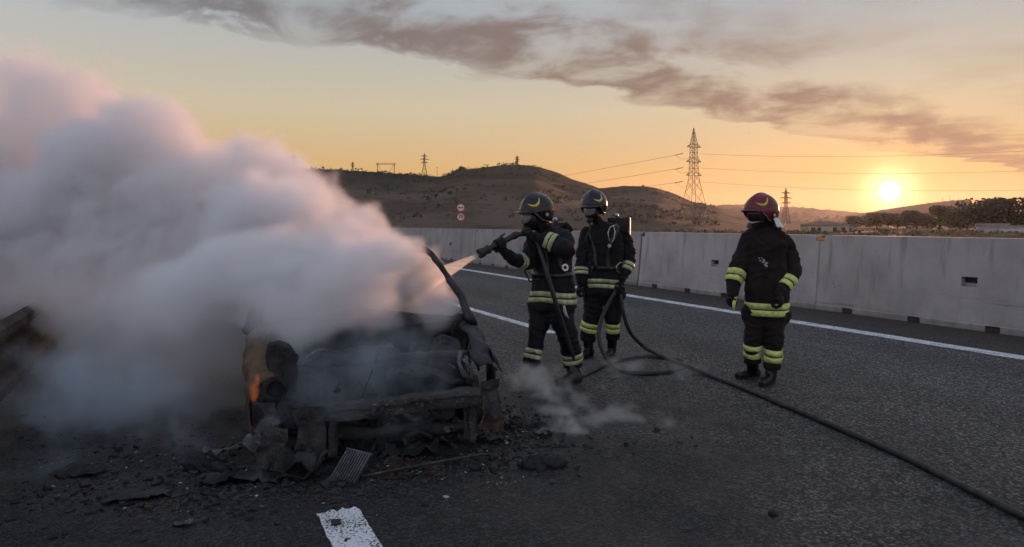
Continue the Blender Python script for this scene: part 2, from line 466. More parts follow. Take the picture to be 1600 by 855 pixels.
# hills with real distances
RIDGE = [(-900, 320), (-300, 300), (200, 276), (460, 263), (500, 264), (560, 267), (620, 271), (688, 275.5), (715, 267.5), (740, 263), (760, 261), (785, 258), (812, 257), (840, 260),
         (870, 270), (900, 281), (935, 293), (965, 292), (1000, 290), (1025, 293), (1050, 301), (1080, 313), (1110, 321), (1160, 333), (1230, 349), (1300, 350)]


def interp(tab, x):
    if x <= tab[0][0]: return tab[0][1]
    for (x0, y0), (x1, y1) in zip(tab, tab[1:]):
        if x <= x1:
            t = (x - x0) / (x1 - x0); return y0 + (y1 - y0) * t
    return tab[-1][1]


def ridge_fn(tab, Y0, Y1, Y2, rough, seed):
    def z(X, Y):
        px = 800 + F * X / Y; h = CH + (HOR - interp(tab, px)) / F * Y1
        if Y < Y0: return -.5
        t = (Y - Y0) / (Y1 - Y0)
        f = math.sin(min(t, 1) * math.pi / 2) ** 1.25 if t <= 1 else max(0., 1 - ((Y - Y1) / (Y2 - Y1)) ** 2)
        env = max(0, min(1, t * 3)) * (1 - .75 * max(0, min(1, (t - .75) / .25)))
        return h * f + rough * fbm((X / (Y1 * .16), Y / (Y1 * .16), 0), 1, 4, seed) * env * min(1, max(h, 0) / (Y1 * .03)) - .5
    return z


def fitted(tab, Y0, Y1, Y2, rough, seed):
    """scale the slopes so that the skyline has the heights of the ridge table"""
    f0 = ridge_fn(tab, Y0, Y1, Y2, rough, seed); T = []; x = tab[0][0]
    while x <= tab[-1][0]:
        u = (x - 800) / F; e = max((f0(u * Y, Y) - CH) / Y for Y in [Y1 * (.55 + .015 * k) for k in range(34)]); want = (HOR - interp(tab, x)) / F
        T.append((x, want / e if e > .004 else 1.)); x += 6
    return lambda X, Y: f0(X, Y) * interp(T, 800 + F * X / Y)


def crest(fn, px, Y1):
    return max((((fn((px - 800) / F * Y, Y) - CH) / Y, Y) for Y in [Y1 * (.7 + .005 * k) for k in range(64)]))[1]


hill_z = fitted(RIDGE, 110, 700, 1100, 9., 1.)


def ridge_mesh(name, fn, Ys, px0, px1, step, m, jag, seed):
    vs, fs = [], []; cols = int((px1 - px0) / step) + 1
    for Y in Ys:
        for i in range(cols):
            u = (px0 + i * step - 800) / F; z = fn(u * Y, Y)
            vs.append((u * Y, Y, z + jag * abs(fbm((i * .9, Y * .03, seed), .6, 2)) * (z > 3)))
    for j in range(len(Ys) - 1):
        for i in range(cols - 1): fs.append((j * cols + i, j * cols + i + 1, (j + 1) * cols + i + 1, (j + 1) * cols + i))
    return tag(link(name, mesh(vs, fs), None, m), kind='structure')


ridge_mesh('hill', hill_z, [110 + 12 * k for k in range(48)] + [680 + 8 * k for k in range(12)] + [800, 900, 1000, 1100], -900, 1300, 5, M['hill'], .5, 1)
FAR = [(500, 336), (1000, 328), (1060, 325), (1100, 322.5), (1150, 320), (1200, 322), (1260, 326), (1300, 329), (1340, 333), (1400, 334), (1500, 333), (1700, 338), (2200, 340)]
ridge_mesh('far_hills', fitted(FAR, 900, 2600, 3600, 12., 5.), [900 + 100 * k for k in range(28)], 500, 2200, 5, M['far'], 6., 4)
MESA = [(1240, 349), (1300, 341), (1345, 334), (1400, 325), (1450, 318), (1490, 313.5), (1514, 311.5), (1517, 314), (1523, 323), (1545, 329), (1600, 336), (1750, 345), (1900, 350)]
ridge_mesh('mesa', fitted(MESA, 700, 1500, 1900, 4., 9.), [700 + 40 * k for k in range(31)], 1240, 1900, 4, M['far'], 2., 8)

# ------------------------------------------------------------------ concrete barrier in sections
SEG, L0, HB = 5.27, 10.15, 1.30


def barrier_mesh():
    g = .012; mid = SEG / 2
    def face(s, z): return (s, L0 + (.0 if z < .09 else .02 + .13 * (z - .09) / (HB - .09)), z)
    def bk(s, z): return (s, L0 + .62 - (.0 if z < .09 else .02 + .13 * (z - .09) / (HB - .09)), z)
    slots = [(x - .10, x + .10, .0, .085) for x in (1.10, 2.27, 3.42, 4.60)]
    pock = (mid - .115, mid + .115, .60, .74)
    notch = [(g, .10, 1.20, HB), (SEG - .10, SEG - g, 1.20, HB)]
    holes = slots + [pock] + notch
    ss = sorted({g, SEG - g} | {v for h in holes for v in h[:2]} | {.5 * k + .25 for k in range(10)})
    zs = sorted({0., .085, .095, .3, .5, .9, 1.1, HB} | {v for h in holes for v in h[2:]})
    mb = MB()
    def hole_at(s, z):
        for h in holes:
            if h[0] < s < h[1] and h[2] < z < h[3]: return h
    for a, b in zip(ss, ss[1:]):
        for z0, z1 in zip(zs, zs[1:]):
            if hole_at((a + b) / 2, (z0 + z1) / 2) is None:
                mb.add([face(a, z0), face(b, z0), face(b, z1), face(a, z1)], [(0, 1, 2, 3)])
            if hole_at((a + b) / 2, (z0 + z1) / 2) not in notch: mb.add([bk(a, z0), bk(b, z0), bk(b, z1), bk(a, z1)], [(3, 2, 1, 0)])
        top = not any(h[0] < (a + b) / 2 < h[1] for h in notch); zt = HB if top else 1.20
        mb.add([face(a, zt), face(b, zt), bk(b, zt), bk(a, zt)], [(0, 1, 2, 3)])
    for h in holes:
        if h in notch:
            e = h[1] if h[0] < 1 else h[0]
            mb.add([face(e, 1.2), face(e, HB), bk(e, HB), bk(e, 1.2)], [(0, 1, 2, 3)]); continue
        d = .10; q = [face(h[0], h[2]), face(h[1], h[2]), face(h[1], h[3]), face(h[0], h[3])]
        r_ = [(s, l + d, z) for s, l, z in q]; mb.add(q + r_, [(0, 4, 5, 1), (1, 5, 6, 2), (2, 6, 7, 3), (3, 7, 4, 0), (4, 7, 6, 5)])
    for s in (g, SEG - g):
        p = [face(s, z) for z in (0, .089, .091, 1.2)] + [bk(s, z) for z in (1.2, .091, .089, 0)]
        mb.add(p, [tuple(range(8))])
    return mb


bmesh_data = None
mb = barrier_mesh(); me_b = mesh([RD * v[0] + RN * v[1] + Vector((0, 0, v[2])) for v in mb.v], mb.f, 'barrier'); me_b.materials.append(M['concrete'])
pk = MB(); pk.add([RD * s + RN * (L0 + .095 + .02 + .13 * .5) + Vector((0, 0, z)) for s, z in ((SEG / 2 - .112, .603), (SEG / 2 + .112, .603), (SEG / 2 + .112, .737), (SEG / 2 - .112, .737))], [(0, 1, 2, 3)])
me_p = mesh(pk.v, pk.f, 'pocket_dark_panel'); me_p.materials.append(M['dark_slot'])  # dark panel at the back of the pocket, painted as its shade
me_d = []
for x in (1.10, 2.27, 3.42, 4.60):
    d = MB(); d.box((0, 0, 0), (.17, .05, .065)); dm = mesh([RD * (v.x + x) + RN * (v.y + L0 + .035) + Vector((0, 0, v.z + .038)) for v in d.v], d.f, 'drain_slot_dark'); dm.materials.append(M['dark_slot']); me_d.append(dm)  # dark block set in each drain slot as the shade of the hole
br = MB(); br.box((0, 0, 0), (.17, .24, .05)); br.box((.0, -.1, .03), (.06, .04, .07)); br.box((0, .08, .04), (.05, .04, .06))
me_k = mesh([RD * v.x + RN * (v.y + L0 + .33) + Vector((0, 0, v.z + 1.226)) for v in br.v], br.f, 'joint_bracket'); me_k.materials.append(M['rust'])
J0 = 8.91
BLAB = {-1: 'grey concrete barrier section at the right edge, with a square pocket in its face',
        0: 'grey concrete barrier section right behind the firefighter in the red helmet',
        1: 'grey concrete barrier section right behind the middle firefighter in the black helmet',
        2: 'grey concrete barrier section behind the firefighter aiming the nozzle',
        3: 'grey concrete barrier section seen above the nozzle, second beyond the hose handler',
        4: 'grey concrete barrier section just right of the smoke, below the round signs'}
for k in range(-1, 9):
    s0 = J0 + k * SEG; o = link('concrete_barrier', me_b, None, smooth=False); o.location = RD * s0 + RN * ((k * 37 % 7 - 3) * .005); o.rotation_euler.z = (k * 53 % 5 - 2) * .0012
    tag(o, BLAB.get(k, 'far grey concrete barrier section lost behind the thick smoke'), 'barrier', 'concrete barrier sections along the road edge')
    link('pocket_dark_panel', me_p, o, smooth=False)
    for dm in me_d: link('drain_slot_dark', dm, o, smooth=False)
    b_ = link('joint_bracket', me_k, o, smooth=False)
    if k == 0:
        am = MB(); am.box((0, 0, 0), (.16, .03, .05)); a_ = link('reflector', mesh([RD * v.x + RN * (v.y + L0 + .185) + Vector((0, 0, v.z + 1.232)) for v in am.v], am.f), o, M['amber'], False)

# ------------------------------------------------------------------ weathered guard rail on the left verge
gl_ = empty('guard_rail', road(0, -1.25)); tag(gl_, 'rust-brown corrugated guard rail at the far left road edge, half lost in smoke', 'guard rail')
prof = [(.0, .12), (.05, .16), (.05, .24), (-.03, .29), (-.03, .34), (.05, .39), (.05, .47), (-.03, .52), (-.03, .57), (.05, .62), (.05, .69), (.0, .74)]
for k in range(8):
    b_ = MB(); s0, s1 = 2.2 + k * 4.0, 2.2 + (k + 1) * 4.0 + .08
    for s in (s0, s1):
        for l, z in prof: b_.v.append(RD * s + RN * (l + .003 * (k % 2)) + Vector((0, 0, z)))
    n = len(prof)
    for i in range(n - 1): b_.f.append((i, i + 1, n + i + 1, n + i))
    o = b_.build('rail_panel', M['corten'], gl_); mo = o.modifiers.new('t', 'SOLIDIFY'); mo.thickness = .005
    for q in (.3, 2.3):
        p = MB(); p.box(RD * (s0 + q) + RN * -.13 + Vector((0, 0, .38)), (.1, .06, .82), Matrix.Rotation(TH, 3, 'Z')); p.build('post', M['corten'], gl_)
        p = MB(); p.box(RD * (s0 + q) + RN * -.06 + Vector((0, 0, .5)), (.1, .08, .2), Matrix.Rotation(TH, 3, 'Z')); p.build('spacer', M['corten'], gl_)

# dry grass tufts under and behind the rail, and the strip of scrub beyond the barrier
M['dry'] = simple('dry_grass', (.19, .14, .075), .9, 0, .4, 8, 0); M['scrub'] = simple('scrub_leaves', (.050, .050, .030), .9, 0, .5, 3, 0)


def tufts(name, spots, m, blade, seed, label):
    rnd = random.Random(seed); mb = MB()
    for p, h, n, w in spots:
        for _ in range(n):
            a = rnd.uniform(0, 6.28); r = w * math.sqrt(rnd.random()); q = Vector(p) + Vector((math.cos(a) * r, math.sin(a) * r, 0))
            hh = h * rnd.uniform(.5, 1.1); lean = Vector((rnd.uniform(-.4, .4), rnd.uniform(-.4, .4), 1)) * hh
            d = Vector((math.cos(a * 3), math.sin(a * 3), 0)) * blade
            k = len(mb.v); mb.v += [q - d, q + d, q + lean * .6 + d * .6, q + lean]; mb.f += [(k, k + 1, k + 2, k + 3)]
    o = mb.build(name, m); return tag(o, label, kind='stuff')


rnd = random.Random(4)
tufts('dry_grass', [(road(rnd.uniform(2.5, 34), rnd.uniform(-3.6, -1.5), .0 + rnd.random() * .1), rnd.uniform(.25, .55), 26, .22) for _ in range(170)], M['dry'], .006, 5, 'dry grass along the left verge')
sp = []
for _ in range(340):
    Y = rnd.uniform(60, 120); px = rnd.uniform(600, 1750); sp.append((Vector(((px - 800) / F * Y, Y, -.05)), rnd.uniform(.25, 1.0) * (1 if px < 1250 else .6), 40, rnd.uniform(.6, 2.2)))
tufts('field_grass', sp, M['dry'], .05, 6, 'dry grass and weeds beyond the barrier')


def clumps(mb, c, r, n, leaf, rnd):
    for _ in range(n):
        while True:
            d = Vector((rnd.uniform(-1, 1), rnd.uniform(-1, 1), rnd.uniform(-1, 1)))
            if .1 < d.length < 1: break
        d = d * (.75 + .25 * rnd.random()) / max(d.length, .55) if rnd.random() < .6 else d
        p = c + Vector((d.x * r[0], d.y * r[1], d.z * r[2])); s = leaf * rnd.uniform(.5, 1.3)
        a = Vector((rnd.uniform(-1, 1), rnd.uniform(-1, 1), rnd.uniform(-1, 1))).normalized(); b = a.orthogonal().normalized()
        mb.add([p - a * s, p - b * s * .7, p + a * s, p + b * s * .7], [(0, 1, 2, 3)])


mb = MB(); rnd = random.Random(11)
for _ in range(5200):                                    # scrub dotted over the hill
    px = rnd.uniform(430, 1120); Y = 700 - 560 * rnd.random() ** 1.6; X = (px - 800) / F * Y; z = hill_z(X, Y)
    if fbm((X, Y, 0), .012, 3, 3) < rnd.uniform(-.25, .35): continue
    s = (.35 + 1.2 * rnd.random() ** 2.2) * (.5 + Y / 800)
    clumps(mb, Vector((X, Y, z + s * .5)), (s * 1.3, s * 1.3, s * rnd.uniform(.5, 1.1)), 10, s * .5, rnd)
for _ in range(150):                                    # along the skyline
    px = rnd.choice((rnd.uniform(700, 760), rnd.uniform(905, 1110), rnd.uniform(560, 880))); Y = crest(hill_z, px, 700); X = (px - 800) / F * Y
    s = rnd.uniform(.5, 1.3) * (2.2 if 714 < px < 724 else 1)
    clumps(mb, Vector((X, Y, hill_z(X, Y) + s * .5)), (s * 1.3, s, s * .8), 18, s * .45, rnd)
tag(mb.build('hillside_scrub', M['scrub']), 'dark scrub dotted over the hillside', kind='stuff')
mb = MB()
for _ in range(260):
    Y = rnd.uniform(80, 135); px = rnd.choice((rnd.uniform(630, 800), rnd.uniform(780, 1700))); s = rnd.uniform(.2, .55)
    clumps(mb, Vector(((px - 800) / F * Y, Y, s * .6)), (s * 1.6, s * 1.6, s), 20, s * .4, rnd)
tag(mb.build('roadside_scrub', M['scrub']), 'low dry scrub in a strip beyond the barrier', kind='stuff')

# ------------------------------------------------------------------ trees, houses
M['bark'] = simple('bark', (.07, .052, .038), .9, 0, .4, 4, .5, 20); M['leaf'] = simple('tree_leaves', (.050, .055, .026), .8, 0, .5, .5, 0)
M['needle'] = simple('pine_needles', (.034, .040, .020), .8, 0, .5, .5, 0)


def tree(name, label, base, h, w, lumps, m, seed, group=None):
    rnd = random.Random(seed); t = empty(name, base); tag(t, label, 'tree', group)
    tr = MB(); top = h * .4
    tr.tube([(0, 0, -.3), (.1, .05, top * .5), (-.05, 0, top)], [h * .05, h * .036, h * .026], 8)
    cr = MB(); cs = []
    for k in range(lumps):
        a = 6.283 * k / lumps + rnd.uniform(-.5, .5); r = w * .5 * rnd.uniform(.15, .75)
        c = Vector((math.cos(a) * r, math.sin(a) * r * .8, h * rnd.uniform(.22, .84)))
        q = w * rnd.uniform(.17, .28); q = min(q, (h - c.z) * 1.25); cs.append((c, q))
        tr.tube([(0, 0, top * .75), c * .55 + Vector((0, 0, top * .38)), c], [h * .02, h * .014, h * .006], 6)
    for c, q in cs: clumps(cr, c, (q, q, q * .8), 260, w * .022 + .06, rnd)
    tr.build('trunk', M['bark'], t, True); cr.build('crown', m, t); return t


def gp(px, Y): return Vector(((px - 800) / F * Y, Y, -.05))


tree('pine_tree', 'big dark round-topped pine at the far right behind the barrier', gp(1553, 150), 7.2, 13.8, 18, M['needle'], 3)
tree('pine_tree', 'dark pine crown at the right frame edge behind the low white building', gp(1596, 158), 4.7, 6., 8, M['needle'], 4)
TL = [(1500, 200, 4.6, 8.5, 'bushy tree just left of the big dark pine'), (1468, 215, 5.6, 10, 'tall bushy tree standing left of the pine, below the flat mountain'),
      (1432, 230, 4.6, 9.5, 'rounded bushy tree below the middle of the flat-topped mountain'), (1402, 260, 4.5, 9, 'hazy bushy tree below the low sun'),
      (1370, 300, 4.9, 11, 'pale hazy tree just left of the low sun'), (1335, 330, 4.2, 10, 'small hazy tree right of the cream house')]
for i, (px, Y, h, w, lab) in enumerate(TL): tree('broadleaf_tree', lab, gp(px, Y), h * 1.3, w * 1.1, 14, M['leaf'], 20 + i, 'trees below the flat-topped mountain')

M['cream'] = simple('cream_plaster', (.50, .42, .30), .9, 0, .12, 1, 0); M['white_plaster'] = simple('white_plaster', (.55, .53, .52), .9, 0, .12, 1, 0)
M['rooftile'] = simple('roof_tiles', (.22, .13, .09), .85, 0, .3, 3, .4, 8, .05); M['glass_dark'] = simple('dark_window', (.03, .032, .036), .15, 0, .2, 4, 0)
M['grey_roof'] = simple('grey_slab', (.34, .32, .31), .9, 0, .2, 2, 0)


def house(name, label, base, w, d, h, wallm, roofm, hip, rotz, wins):
    t = empty(name, base); t.rotation_euler.z = rotz; tag(t, label, 'house')
    wl = MB(); wl.box((0, 0, h / 2), (w, d, h)); wl.build('wall', wallm, t)
    rf = MB()
    if hip:
        e = .4; r = w * .22; z0, z1 = h, h + hip
        rf.add([(-w / 2 - e, -d / 2 - e, z0), (w / 2 + e, -d / 2 - e, z0), (w / 2 + e, d / 2 + e, z0), (-w / 2 - e, d / 2 + e, z0), (-w / 2 + r * 1.6, 0, z1), (w / 2 - r * 1.6, 0, z1)],
               [(0, 1, 5, 4), (1, 2, 5), (2, 3, 4, 5), (3, 0, 4), (0, 3, 2, 1)])
    else: rf.box((0, 0, h + .12), (w + .5, d + .5, .24))
    ro = rf.build('roof', roofm, t)
    if hip: ch = MB(); ch.box((-w * .1, .3, h + hip), (.5, .5, 1.0)); ch.build('chimney', wallm, ro)
    for x, z, ww, hh in wins:
        f = MB(); f.box((x, -d / 2 - .03, z), (ww + .2, .08, hh + .2)); fo = f.build('window', wallm, t)
        g = MB(); g.box((x, -d / 2 - .07, z), (ww, .06, hh)); g.build('pane', M['glass_dark'], fo)
    return t


house('cream_house', 'cream house with a low hipped tile roof behind the barrier, right of the red helmet', gp(1288, 150) + Vector((0, 0, -.95)), 8.2, 6, 2.3, M['cream'], M['rooftile'], .85, R(-8), [(-3.1, 1.35, .7, .8), (-1.9, 1.35, .7, .8), (1.2, 1.35, .8, .8), (2.9, 1.35, .8, .8)])
house('low_shed', 'low plain shed with a flat roof beside the cream house', gp(1322, 160) + Vector((0, 0, -.8)), 3.4, 3, 2.0, M['grey_roof'], M['rooftile'], 0, 0, [(0, 1.2, .8, .6)])
house('white_building', 'low white building with a flat roof under the big pine at the far right', gp(1577, 120) + Vector((0, 0, -1.0)), 5.2, 5, 2.0, M['white_plaster'], M['grey_roof'], 0, R(-6), [(-1.5, 1.0, .5, .7), (-.3, 1.0, .5, .7), (1.1, 1.0, .5, .7), (2.1, 1.0, .4, .7)])
house('grey_outbuilding', 'small grey outbuilding just left of the low white building', gp(1551, 135) + Vector((0, 0, -.6)), 3.4, 3.5, 2.0, M['grey_roof'], M['grey_roof'], 0, 0, [(.2, 1.2, .6, .6)])

# ------------------------------------------------------------------ road signs beyond the barrier
M['sign_white'] = simple('sign_white', (.72, .72, .70), .5, 0, .05, 3, 0); M['sign_red'] = simple('sign_red', (.45, .03, .035), .5, 0, .1, 3, 0)
M['sign_black'] = simple('sign_black', (.012, .012, .012), .5, 0, .1, 3, 0)


def text_mesh(txt, size, ext=.006):
    cu = bpy.data.curves.new('t', 'FONT'); cu.body = txt; cu.size = size; cu.align_x = 'CENTER'; cu.align_y = 'CENTER'; cu.extrude = ext; cu.offset = size * .02
    o = bpy.data.objects.new('t', cu); COL.objects.link(o); dg = bpy.context.evaluated_depsgraph_get()
    me = bpy.data.meshes.new_from_object(o.evaluated_get(dg)); bpy.data.objects.remove(o); bpy.data.curves.remove(cu); me.materials.clear(); return me


YS = 62.; sgn = empty('road_sign', gp(720, YS)); tag(sgn, 'pair of round red-rimmed speed and overtaking signs on one post', 'road sign')
p = MB(); p.tube([(0, .06, -.4), (0, .06, 3.4)], .04, 8); p.build('post', M['galv'], sgn)
for z, kind in ((CH + (350 - 324.5) / F * YS + .05, 'trucks'), (CH + (350 - 339) / F * YS + .05, 'speed')):
    d = MB(); d.disc_((0, 0, z), (0, -1, 0), .40, .03); fo = d.build('sign_plate', M['sign_white'], sgn)
    d = MB(); d.disc_((0, -.031, z), (0, -1, 0), .40, .012, 28, .30); d.build('rim', M['sign_red'], fo)
    if kind == 'speed':
        me = text_mesh('70', .44); o = link('digits', me, fo, M['sign_black'], False); o.location = (0, -.040, z); o.rotation_euler = (R(90), 0, 0)
    else:
        for x, w in ((-.115, .19), (.13, .15)):
            d = MB(); d.box((x, -.040, z + .01), (w, .01, .10)); d.box((x - w * .3, -.040, z - .06), (.05, .01, .045)); d.box((x + w * .3, -.040, z - .06), (.05, .01, .045)); d.build('vehicle_pictogram', M['sign_black'], fo)

# ------------------------------------------------------------------ pylons and power lines
M['pylon'] = simple('pylon_steel', (.085, .065, .055), .7, .3, .2, 1, 0)
_pc = {}


def pylon(name, label, base, h, bw, th, arms, group, spread=.11, panels=9, rotz=R(20)):
    t = empty(name, base); tag(t, label, 'pylon', group); t.rotation_euler.z = rotz
    waist, neck = h * .50, h * .84; w1 = h * .024
    def hw(z):
        if z < waist: return bw / 2 + (w1 * 1.45 - bw / 2) * (z / waist)
        if z < neck: return w1 * 1.45 + (w1 - w1 * 1.45) * (z - waist) / (neck - waist)
        return w1 * (1 - (z - neck) / (h - neck)) + .04
    zs = [0]; z = 0
    while z < neck - .2:
        z = min(z + max(hw(z) * 1.75, h * .035), neck); zs.append(z)
    zs += [neck + (h - neck) * k / 4 for k in range(1, 5)]
    cn = ((-1, -1), (1, -1), (1, 1), (-1, 1))
    for cx_, cy_ in cn:
        m_ = MB(); m_.tube([(cx_ * hw(z), cy_ * hw(z), z) for z in zs], th * .85, 4); m_.build('leg', M['pylon'], t)
    br_ = MB()
    for z0, z1 in zip(zs, zs[1:]):
        for i in range(4):
            a, b = cn[i], cn[(i + 1) % 4]
            A0 = Vector((a[0] * hw(z0), a[1] * hw(z0), z0)); B0 = Vector((b[0] * hw(z0), b[1] * hw(z0), z0))
            A1 = Vector((a[0] * hw(z1), a[1] * hw(z1), z1)); B1 = Vector((b[0] * hw(z1), b[1] * hw(z1), z1))
            br_.bar(A0, B1, th * .6); br_.bar(B0, A1, th * .6)
            if z0 > waist * .95: br_.bar(A1, B1, th * .6)
    tag(br_.build('lattice_bracing', M['pylon'], t), kind='stuff')
    tips = []
    for zf, L, side in arms:
        for sgn_ in ((-1, 1) if side == 0 else (side,)):
            m_ = MB(); z = zf * h; x0 = hw(z); tip = Vector((sgn_ * (x0 + L * h), 0, z))
            for yy in (-1, 1):
                m_.bar((sgn_ * x0, yy * x0, z), tip, th); m_.bar((sgn_ * x0, yy * x0, z + h * .035), tip, th)
            m_.bar((sgn_ * (x0 + L * h * .5), 0, z), (sgn_ * (x0 + L * h * .5), 0, z + h * .017), th)
            m_.build('cross_arm', M['pylon'], t); tips.append(tip)
    return t, tips


PG = 'pylons on the hills'
big, _ = pylon('lattice_pylon', 'tall steel lattice pylon standing between the two right-hand firefighters', gp(1084, 213), 30.6, 7.6, .10, [(.81, .055, 0), (.665, .055, 0), (.53, .055, 0)], PG)
for px, Y, hpx, lab, bw in ((459, 695, 22, 'small pylon on the ridge just above the smoke plume', 3.), (551, 690, 18, 'small pylon on the low ridge left of the portal pylon', 2.4),
                           (663, 690, 36, 'largest pylon on the ridge, left of the round signs', 4.6), (808, 695, 22, 'small pylon on the top of the hill', 2.6), (1228, 480, 56, 'distant pylon just right of the red helmet', 4.4)):
    Y = crest(hill_z, px, 700) if Y > 600 else Y; X = (px - 800) / F * Y; z = max(hill_z(X, Y), -.1)
    pylon('lattice_pylon', lab, (X, Y, z - .4), hpx / F * Y, bw, .34 if Y > 600 else .20, [(.86, .12, 0), (.72, .16, 0), (.58, .12, 0)], PG, rotz=R(10))
# portal pylon: two short masts with a wide top beam
YP = crest(hill_z, 603, 700); X = (603 - 800) / F * YP; zb = hill_z(X, YP)
pt = empty('portal_pylon', (X, YP, zb - .5)); tag(pt, 'wide low portal pylon with a V-shaped top on the ridge', 'pylon', PG)
for s in (-1, 1):
    m_ = MB(); m_.bar((s * 7, 0, 0), (s * 7, 0, 9), .22); m_.bar((s * 6.2, 0, 0), (s * 7, 0, 9), .18); m_.build('leg', M['pylon'], pt)
    m_ = MB(); m_.bar((s * 7, 0, 8.5), (s * 3.4, 0, 2.2), .18); m_.bar((s * 3.4, 0, 2.2), (0, 0, 1.6), .18); m_.build('brace', M['pylon'], pt)
m_ = MB(); m_.bar((-8.2, 0, 7.6), (8.2, 0, 7.6), .2); m_.bar((-8, 0, 8.6), (8, 0, 8.6), .18)
for k in range(10): m_.bar((-8 + 1.6 * k, 0, 7.6), (-7.2 + 1.6 * k, 0, 8.6), .14)
m_.build('top_beam', M['pylon'], pt)
for px, Y, h, lab in ((683, 690, 8, 'thin pole on the ridge right of the largest ridge pylon'), (757 - 12, 690, 4, 'short thin pole on the ridge near the hilltop')):
    Y = crest(hill_z, px, 700); X = (px - 800) / F * Y; m_ = MB(); m_.tube([(0, 0, -1), (0, 0, h)], [.16, .10], 6); m_.bar((-.7, 0, h * .92), (.7, 0, h * .92), .14)
    o = m_.build('utility_pole', M['pylon'], None); o.location = (X, Y, hill_z(X, Y)); tag(o, lab, 'pole')
for k, (px, h) in enumerate(((1473, 9), (1484, 13), (1497, 8))):
    Y = 1490; m_ = MB(); m_.tube([(0, 0, -3), (0, 0, h)], [.45, .3], 6); m_.bar((-.9, 0, h * .8), (.9, 0, h * .8), .35)
    o = m_.build('antenna_mast', M['pylon'], None); o.location = ((px - 800) / F * Y, Y, CH + (350 - 315) / F * Y)
    tag(o, ('leftmost', 'tallest middle', 'rightmost')[k] + ' thin mast on the flat-topped mountain', 'mast', 'masts on the flat-topped mountain')


def wire(name, pts, rad, label, m, sag, group, n=24):
    a, b = Vector(pts[0]), Vector(pts[1]); P = [a.lerp(b, t / n) - Vector((0, 0, sag * 4 * (t / n) * (1 - t / n))) for t in range(n + 1)]
    o = MB().tube(P, rad, 5).build(name, m, None, True); return tag(o, label, 'cable', group)


M['wire'] = simple('cable', (.05, .04, .035), .6, .2, .2, 1, 0)
lv = (('top', 240.5, 290, 228, 283), ('middle', 262.5, 301, 262, 301), ('lowest', 284, 312, 295, 312))
for nm, y0, yl, yr, _ in lv:
    wire('power_line', (at(1066, y0, 213), at(640, yl + 14, 980)), .045, f'{nm} cable running left from the tall pylon down behind the hill', M['wire'], 4, 'power lines at the tall pylon')
    wire('power_line', (at(1094, y0, 213), at(1760, yr - 2, 150)), .028, f'{nm} cable running right from the tall pylon across the sunset', M['wire'], 1.6, 'power lines at the tall pylon')
    for a_, b_ in ((1057, 1067),):
        o = MB().tube([at(1055, y0 + 2.2, 216), at(1067, y0 - .6, 213)], [.11, .11], 6).build('insulator', M['wire'], None, True); tag(o, f'{nm} dark insulator string on the left of the tall pylon', 'insulator', 'insulators on the tall pylon')
        o = wire('jumper_cable', (at(1055, y0 + 2, 216), at(1080, y0 + 3, 213)), .03, f'{nm} slack jumper cable hanging left of the tall pylon', M['wire'], 1.1, 'jumper cables on the tall pylon')

# birds against the sunset
bd = MB(); bd.tube([(-.22, 0, 0), (-.08, 0, .02), (.1, 0, .02), (.22, 0, .01)], [.015, .06, .055, .012], 8)
for s in (-1, 1): bd.add([(-.05, s * .04, .02), (.1, s * .04, .02), (.02, s * .34, .10), (-.07, s * .32, .10), (-.12, s * .6, .03)], [(0, 1, 2, 3), (3, 2, 4)])
me_bird = mesh(bd.v, bd.f, 'bird'); me_bird.materials.append(M['sign_black'])
for px, py, lab in ((910, 238, 'leftmost tiny dark bird in the sky over the hill'), (977, 228, 'tiny dark bird in the sky above the middle firefighter'), (1171, 208, 'tiny dark bird above the red helmet'), (1234, 207, 'rightmost tiny dark bird, under the cloud bank')):
    o = link('bird', me_bird, None, smooth=False); o.location = at(px, py, 240); o.rotation_euler.z = px * .7; tag(o, lab, 'bird', 'birds in the evening sky')


# ================================================================== THE BURNT CAR
wreck = empty('burnt_car', CARC); wreck.rotation_euler.z = PHI
tag(wreck, 'burnt-out car wreck facing the camera, front end stripped and smoking', 'car')


def crumple(o, amp, scale, seed=0., oct_=3):
    me = o.data
    for v in me.vertices:
        p = v.co; v.co = p + Vector((fbm(p, scale, oct_, seed), fbm(p, scale, oct_, seed + 31), fbm(p, scale, oct_, seed + 67))) * amp
    me.update(); return o


def sheet(name, fn, nu, nv, m, parent, th=.006, amp=.0, scale=5., seed=0., smooth=True, drop=None):
    vs = [Vector(fn(i / nu, j / nv)) for j in range(nv + 1) for i in range(nu + 1)]
    if amp: vs = [p + Vector((fbm(p, scale, 3, seed), fbm(p, scale, 3, seed + 31), fbm(p, scale, 3, seed + 67))) * amp for p in vs]
    fs = []
    for j in range(nv):
        for i in range(nu):
            if drop and drop(i / nu, j / nv): continue
            k = j * (nu + 1) + i; fs.append((k, k + 1, k + nu + 2, k + nu + 1))
    o = link(name, mesh(vs, fs), parent, m, smooth)
    if th:
        mo = o.modifiers.new('thickness', 'SOLIDIFY'); mo.thickness = th; mo.offset = 0
    return o


def fender(sx, m, seed):
    def fn(u, v):
        b = .02 + u * 1.02
        top = .56 + .20 * min(1, u * 1.5) ** .8
        arch = .25 + math.sqrt(max(0, .34 ** 2 - (b - .60) ** 2)) if abs(b - .60) < .34 else .22
        bot = max(.20, arch)
        a = .76 + .055 * math.sin(min(1, u * 1.3) * math.pi / 2)
        if v < .25:                                                        # turned-in top flange
            t = v / .25; return (sx * (a - .13 * (1 - t) ** .8), b, top + .02 * math.sin(t * math.pi) - .02 * (1 - t) - .035 * t)
        t = (v - .25) / .75
        return (sx * (a + .025 * math.sin(t * math.pi)), b, (top - .035) + (bot - top + .035) * t)
    return sheet('front_fender', fn, 26, 14, m, wreck, .006, .035, 6, seed)


